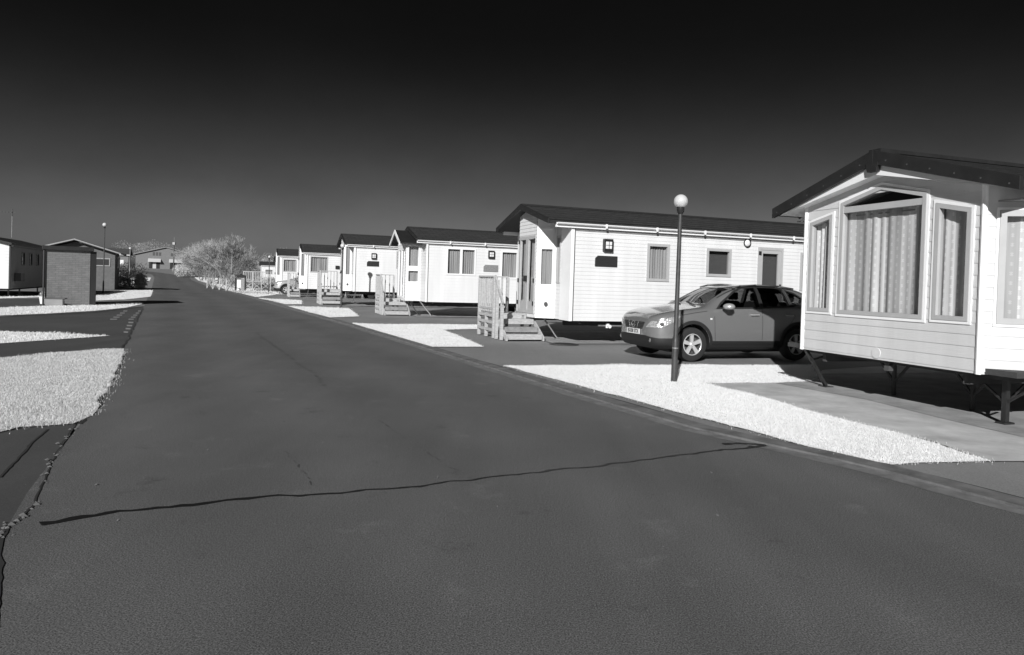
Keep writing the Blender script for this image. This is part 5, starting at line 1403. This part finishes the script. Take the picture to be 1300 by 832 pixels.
shrub(-56.3, 121, 1, [(0, 0, 1.1, 1.7, 1.6, 1.15), (2.1, -3, 0.9, 1.6, 1.6, 1.0), (3.6, -7.5, 0.7, 1.2, 1.5, 0.8)], 'shrubw', 'bright rounded bush at the far bend of the lane', 0.09, 1800, 8)
for k, (lx, ly, rr, hh) in enumerate([(-34.8, 88, 1.0, 0.7), (-32.4, 83, 1.0, 0.6), (-27.8, 70, .8, .6), (-25.9, 68.5, 0.7, 0.55)]):
    shrub(lx, ly, 1, [(0, 0, hh, rr, rr, hh * 1.0), (0.9, 0.4, hh * .8, rr * .8, rr, hh * .8)], 'shrubg', ['grey tussocky shrub, farthest of the four behind the low fence', 'grey shrub second farthest behind the low fence', 'grey shrub beneath the bare trees behind the low fence', 'grey shrub nearest the far bin, behind the low fence'][k], 0.06, 800, 20 + k, group='grey shrubs along the far lane')

def bare_tree(x, y, h, label, spread=0.42, m='twig', seed=1, depth=6, twig=0.018, name='bare_tree', cat='tree', trunks=5, lean=0.0, base=0.12):
    e = empty(name, (x, y, gz(x, y)), 0, label, cat, 'trees beside the far lane'); rnd = random.Random(seed)
    tk = MB(); cr = MB()
    def grow(p, d, l_, r, lv):
        q = p + d * l_
        (tk if lv < 2 else cr).tube(p, q, r, r * 0.62, n=5 if lv < 2 else 3, cap=False)
        if lv >= depth: return
        for k in range(3 if lv < depth - 1 else 4):
            ax = Vector((rnd.gauss(0, 1), rnd.gauss(0, 1), rnd.gauss(0, 0.45)))
            nd = (d + ax * spread + Vector((0, 0, 0.12))).normalized()
            grow(p.lerp(q, 0.45 + 0.55 * rnd.random()), nd, l_ * (0.66 + 0.2 * rnd.random()), max(r * 0.58, twig * 0.5), lv + 1)
    for k in range(trunks):
        a = 2 * math.pi * k / trunks + rnd.random()
        grow(Vector((0.1 * math.cos(a), 0.1 * math.sin(a), 0)), Vector((math.cos(a) * spread * 1.3 + lean, math.sin(a) * spread * 1.3, 1)).normalized(), h * 0.27, 0.05 * h / 5, 0)
    tk.build('trunk', 'bark', e); cr.build('crown', m, e, fix=False); return e
bare_tree(-31.4, 77.5, 6.8, 'pale bare tree with a fan of fine twigs, largest by the far lane', 0.40, 'twig', 3, 6)
bare_tree(-34.3, 80.5, 6.0, 'pale bare tree left of the largest one', 0.42, 'twig', 5, 6)
bare_tree(-41.7, 95, 5.6, 'smaller bare tree, leftmost beside the far lane', 0.45, 'twig', 8, 6)
bare_tree(-30.2, 78, 5.6, 'bare tree mingling with the dark-tipped one', 0.38, 'twig', 12, 5)
bare_tree(-51.6, 116, 4.8, 'farthest wispy bare tree near the brick centre', 0.5, 'twig', 14, 5)
# dark-tipped evergreen to the right of them
e = empty('evergreen_tree', (-29.9, 75.5, gz(0, 75.5)), 0, 'dark-tipped upright evergreen with drooping sprays, right of the bare trees', 'tree', 'trees beside the far lane')
rnd = random.Random(31); tk = MB(); cr = MB(); tk.tube((0, 0, 0), (0, 0, 4.4), 0.10, 0.03, n=7)
for k in range(26):
    z0 = 0.9 + 3.6 * (k / 26); a = rnd.random() * 6.28; l_ = (2.1 - 0.36 * z0) * (0.7 + 0.5 * rnd.random())
    p = Vector((0, 0, z0)); q = p + Vector((math.cos(a) * l_, math.sin(a) * l_, l_ * 0.55))
    tk.tube(p, q, 0.03, 0.01, n=4, cap=False)
    for j in range(110):
        f = 0.25 + 0.78 * rnd.random(); c = p.lerp(q, f) + Vector((rnd.gauss(0, .07), rnd.gauss(0, .07), rnd.gauss(0, .09)))
        d_ = (q - p).normalized() * 0.12 + Vector((rnd.gauss(0, .03), rnd.gauss(0, .03), rnd.gauss(0, .04))); w_ = d_.cross(Vector((rnd.random(), rnd.random(), 1))).normalized() * 0.018
        cr.add([c - w_, c + w_, c + d_], [(0, 1, 2)])
tk.build('trunk', 'bark', e); cr.build('crown', 'twigd', e, fix=False)
# trees beyond the caravans
for k, (x, y, h) in enumerate([(-34.0, 103, 6.0), (-41, 112, 5)]):
    bare_tree(x, y, h, ['hazy pale tree rising behind the sixth caravan roof', 'hazy pale tree behind the row, left of the other distant one'][k], 0.6, 'twig', 40 + k, 6, trunks=4)
def bushy(x, y, h, w, m, label, seed):
    e = empty('broadleaf_tree', (x, y, gz(x, y)), 0, label, 'tree', 'distant broadleaf trees'); rnd = random.Random(seed)
    tk = MB(); tk.tube((0, 0, 0), (0, 0, h * .6), 0.25, 0.1, n=7); tk.build('trunk', 'bark', e); mb = MB()
    for j in range(9): leaves(mb, (rnd.gauss(0, w * .35), rnd.gauss(0, w * .35), h * (0.5 + 0.4 * rnd.random())), (w * .4, w * .4, h * .22), 900, 0.12, rnd, 0.2)
    mb.build('crown', m, e, fix=False); return e
bushy(-128, 246, 9.4, 9, 'shrubg', 'distant rounded tree over the roof left of the brick centre', 51)
bushy(-150, 240, 7.5, 10, 'hedge', 'dark distant tree at the left end of the far roofs', 52)
# dark hedges beyond the bush
for k, (x0_, y0_, x1_, y1_, h, lb) in enumerate([(-46.5, 84, -62, 92, 1.45, 'dark clipped hedge behind the rounded bush, left of the lane'), (-64, 121, -92, 128, 2.1, 'long dark hedge in front of the far brick building')]):
    e = empty('hedge', (x0_, y0_, gz(0, y0_)), 0, lb, 'hedge', 'dark hedges'); mb = MB(); rnd = random.Random(60 + k)
    for j in range(14):
        f = j / 13; leaves(mb, ((x1_ - x0_) * f, (y1_ - y0_) * f, h * 0.5), (abs(x1_ - x0_) / 15, 0.9, h * 0.58), 420, 0.10, rnd, 0.1)
    mb.build('foliage', 'hedge', e, fix=False)
    st = MB()
    for j in range(8): st.tube(((x1_ - x0_) * j / 7, (y1_ - y0_) * j / 7, 0), ((x1_ - x0_) * j / 7, (y1_ - y0_) * j / 7, h * .7), 0.05, n=5)
    st.build('stem', 'bark', e)

# low crossed-pole fence along the far right verge
e = empty('low_fence', (0, 0, 0), 0, 'low rustic fence with crossed poles along the far verge', 'fence')
a = G(263, 366.5); b = G(297, 371.0); n = 4
for k in range(n):
    p = Vector((a[0] + (b[0] - a[0]) * k / n, a[1] + (b[1] - a[1]) * k / n, 0.03)); q = Vector((a[0] + (b[0] - a[0]) * (k + 1) / n, a[1] + (b[1] - a[1]) * (k + 1) / n, 0.03))
    c_ = MB(); c_.bar(p + Vector((0, 0, 0)), q + Vector((0, 0, 0.95)), 0.05); c_.build('pole', 'wood', e)
    c_ = MB(); c_.bar(p + Vector((0, -.06, 0.95)), q + Vector((0, -.06, 0.0)), 0.05); c_.build('pole', 'wood', e)
    c_ = MB(); c_.bar(p, p + Vector((0, 0, 1.0)), 0.08); c_.build('post', 'wood', e)
# second fence run up the bend
e = empty('post_fence', (0, 0, 0), 0, 'thin post-and-rail fence curving up the far bend of the lane', 'fence'); pts = [(-25.9, 66.5), (-28.6, 71.5), (-31.3, 77), (-34.0, 82), (-36.7, 87), (-39.4, 92), (-42.0, 97)]
for p, q in zip(pts, pts[1:]):
    for zz in (0.35, 0.75):
        c_ = MB(); c_.bar((*p, gz(*p) + zz), (*q, gz(*q) + zz), 0.05); c_.build('rail', 'woodd', e)
for p in pts:
    c_ = MB(); c_.bar((*p, gz(*p)), (*p, gz(*p) + 0.95), 0.08); c_.build('post', 'woodd', e)

# bin enclosure
x, y = G(299, 369.5)
e = empty('bin_enclosure', (x, y, 0), R(20), 'pale bin store between dark posts beside the far terrace', 'bin store')
for xx_ in (0.0, 0.78):
    p_ = MB(); p_.box((xx_ - 0.06, -0.05, 0), (xx_ + 0.06, 0.05, 1.12)); p_.build('post', 'dark', e)
p_ = MB(); p_.box((0.07, 0.0, 0.05), (0.42, 0.5, 0.95)); p_.build('bin', 'trim', e, bevel=0.03); p_ = MB(); p_.box((0.44, 0.0, 0.05), (0.71, 0.5, 1.0)); p_.build('bin', 'galv', e, bevel=0.03)
p_ = MB(); p_.prism([(0.05, 1.12), (0.8, 1.12), (0.85, 1.3), (0.45, 1.42), (0.05, 1.3)], lambda a, b, t: (a, t, b), -0.05, 0.55); p_.build('lid', 'dark', e)

# ================================================================== far brick centre
ef = empty('brick_building', (-121.3, 228, gz(0, 228)), R(24), 'far brick building with wide gable and white awnings where the lane ends', 'building')
bw, bd_, be, brh = 17.5, 14.0, 4.6, 7.1
mb = MB()
for y_ in (0, bd_): mb.add([(0, y_, 0), (bw, y_, 0), (bw, y_, be), (bw / 2, y_, brh), (0, y_, be)], [(0, 1, 2, 3, 4)], [[(0, 0), (bw, 0), (bw, be), (bw / 2, brh), (0, be)]])
wall_uv(mb, (bw, 0), (bw, bd_), 0, be); wall_uv(mb, (0, bd_), (0, 0), 0, be); mb.build('wall', 'farwall', ef)
for s in (-1, 1):
    xo = -0.6 if s < 0 else bw + .6; zo = be - (brh - be) / (bw / 2) * .6
    r_ = MB(); r_.add([(xo, -0.5, zo), (xo, bd_ + .5, zo), (bw / 2, bd_ + .5, brh), (bw / 2, -0.5, brh), (xo, -0.5, zo + .2), (xo, bd_ + .5, zo + .2), (bw / 2, bd_ + .5, brh + .2), (bw / 2, -0.5, brh + .2)],
        [(0, 1, 2, 3), (7, 6, 5, 4), (0, 4, 5, 1), (1, 5, 6, 2), (2, 6, 7, 3), (3, 7, 4, 0)]); r_.build('roof', 'farroof', ef)
    b_ = MB(); b_.prism([(xo, zo + .22), (bw / 2, brh + .22), (bw / 2, brh - .02), (xo, zo)], lambda a, b, t: (a, t, b), -0.58, -0.52); b_.build('bargeboard', 'galv', ef)
for k in range(6):
    x_ = (4.9, 5.8, 6.7, 10.2, 11.1, 12.0)[k]; w_ = MB(); w_.box((x_, -0.06, 4.3), (x_ + 0.6, -0.003, 5.4)); wo = w_.build('window', 'metal_dark', ef)
for (xa_, xb_) in ((3.6, 7.3), (9.7, 14.5)):
    w_ = MB(); w_.add([(xa_, -1.3, 2.4), (xb_, -1.3, 2.4), (xb_, -0.01, 3.3), (xa_, -0.01, 3.3), (xa_, -1.3, 2.2), (xb_, -1.3, 2.2)], [(0, 1, 2, 3), (4, 5, 1, 0)]); w_.build('awning', 'awning', ef, fix=False)
    w_ = MB(); w_.box((xa_ + .3, -0.05, 0.1), (xb_ - .3, -0.003, 2.2)); wo = w_.build('shopfront', 'dark', ef)
    w_ = MB(); w_.box(((xa_ + xb_) / 2 - .5, -0.09, 0.1), ((xa_ + xb_) / 2 + .5, -0.055, 2.1)); w_.build('door', 'awning', ef)
wg = empty('brick_wing', (-141.3, 221, gz(0, 221)), R(24), 'long low brick wing with a dark roof left of the gabled centre', 'building')
mb = MB(); c4 = [(0, 0), (19.0, 0), (19.0, 9), (0, 9)]
for k in range(4): wall_uv(mb, c4[k], c4[(k + 1) % 4], 0, 4.3)
mb.build('wall', 'farwall', wg)
r_ = MB(); r_.add([(-.5, -.6, 4.3), (19.5, -.6, 4.3), (19.5, 4.5, 6.4), (-.5, 4.5, 6.4), (-.5, 9.6, 4.3), (19.5, 9.6, 4.3)], [(0, 1, 2, 3), (3, 2, 5, 4), (0, 3, 4), (1, 5, 2), (0, 4, 5, 1)]); r_.build('roof', 'farroof', wg)
r_ = MB(); r_.box((-.5, -.65, 4.1), (19.5, -.58, 4.32)); r_.build('gutter', 'trim', wg)
for k in range(5): w_ = MB(); w_.box((1.5 + k * 3.6, -0.06, 1.2), (3.2 + k * 3.6, -0.003, 2.6)); w_.build('window', 'trim', wg)
# tall floodlight mast before the gable
ms = empty('floodlight_mast', (-98.5, 206, gz(0, 206)), 0, 'tall dark lighting mast standing before the far brick gable', 'mast')
m_ = MB(); m_.tube((0, 0, 0), (0, 0, 7.6), 0.22, 0.14, n=8); m_.build('pole', 'metal_dark', ms); m_ = MB(); m_.box((-0.35, -0.3, 7.4), (0.35, 0.3, 8.1)); m_.build('lamp_head', 'galv', ms); m_ = MB(); m_.tube((0, 0, 8.1), (0, 0, 9.6), 0.03, n=5); m_.build('finial', 'galv', ms)
x, y = -40.5, 75.0
ms = empty('street_lamp', (x, y, gz(x, y)), 0, 'thin grey pole lamp left of the lane, before the far brick wing', 'street lamp')
m_ = MB(); m_.tube((0, 0, 0), (0, 0, 3.6), 0.05, 0.035, n=8); m_.build('pole', 'galv', ms); m_ = MB(); m_.lathe([(0.0, 3.58), (0.1, 3.62), (0.12, 3.72), (0.0, 3.8)], (0, 0, 0), 12); m_.build('lamp_head', 'lens', ms)

# ================================================================== light and sky
SUN_EL, SUN_AZ = 24.0, 195.0        # azimuth measured clockwise from +Y
sun = bpy.data.lights.new('sun', 'SUN'); so = bpy.data.objects.new('sun', sun); COL.objects.link(so)
sun.energy = 5.0; sun.angle = R(0.5); sun.color = (1, 1, 1)
az, el_ = R(SUN_AZ), R(SUN_EL)
to_sun = Vector((math.sin(az) * math.cos(el_), math.cos(az) * math.cos(el_), math.sin(el_)))
so.rotation_euler = to_sun.to_track_quat('Z', 'Y').to_euler()
W_ = bpy.data.worlds.new('World'); S.world = W_; W_.use_nodes = True
n, l = W_.node_tree.nodes, W_.node_tree.links; bg = n['Background']
sky = n.new('ShaderNodeTexSky'); sky.sky_type = 'NISHITA'; sky.sun_disc = False; sky.sun_elevation = el_; sky.sun_rotation = az
sky.air_density = 1.0; sky.dust_density = 1.5
bw_ = n.new('ShaderNodeRGBToBW'); l.new(sky.outputs[0], bw_.inputs[0])
# the infrared film sees clear air as nearly black, paling to grey only low down
tc = n.new('ShaderNodeTexCoord'); sp = n.new('ShaderNodeSeparateXYZ'); l.new(tc.outputs['Generated'], sp.inputs[0])
cr = n.new('ShaderNodeValToRGB'); cr.color_ramp.interpolation = 'B_SPLINE'
el = cr.color_ramp.elements; el[0].position = 0.0; el[0].color = grey(0.38); el[1].position = 1.0; el[1].color = grey(0.02)
for p, v in ((0.05, 0.26), (0.12, 0.135), (0.22, 0.042), (0.32, 0.013), (0.5, 0.018)):
    q = el.new(p); q.color = grey(v)
l.new(sp.outputs['Z'], cr.inputs[0])
mp = n.new('ShaderNodeMapping'); mp.inputs['Scale'].default_value = (3.0, 3.0, 5.0); l.new(tc.outputs['Generated'], mp.inputs['Vector'])
wn_ = n.new('ShaderNodeTexNoise'); wn_.inputs['Scale'].default_value = 1.3; wn_.inputs['Detail'].default_value = 7; wn_.inputs['Roughness'].default_value = 0.6; l.new(mp.outputs['Vector'], wn_.inputs['Vector'])
wf = math_node(n, l, 'MULTIPLY_ADD', math_node(n, l, 'SUBTRACT', wn_.outputs['Fac'], 0.5), 0.55, 1.0)
skyv = math_node(n, l, 'MULTIPLY', bw_.outputs[0], wf)
mx = n.new('ShaderNodeMath'); mx.operation = 'MULTIPLY'; l.new(skyv, mx.inputs[0]); l.new(cr.outputs[0], mx.inputs[1])
l.new(mx.outputs[0], bg.inputs[0]); bg.inputs[1].default_value = 0.10
S.view_settings.view_transform = 'Standard'; S.view_settings.look = 'None'; S.view_settings.exposure = 0.06; S.view_settings.gamma = 1.0
S.render.engine = 'CYCLES'
S.cycles.max_bounces = 8; S.cycles.transparent_max_bounces = 24
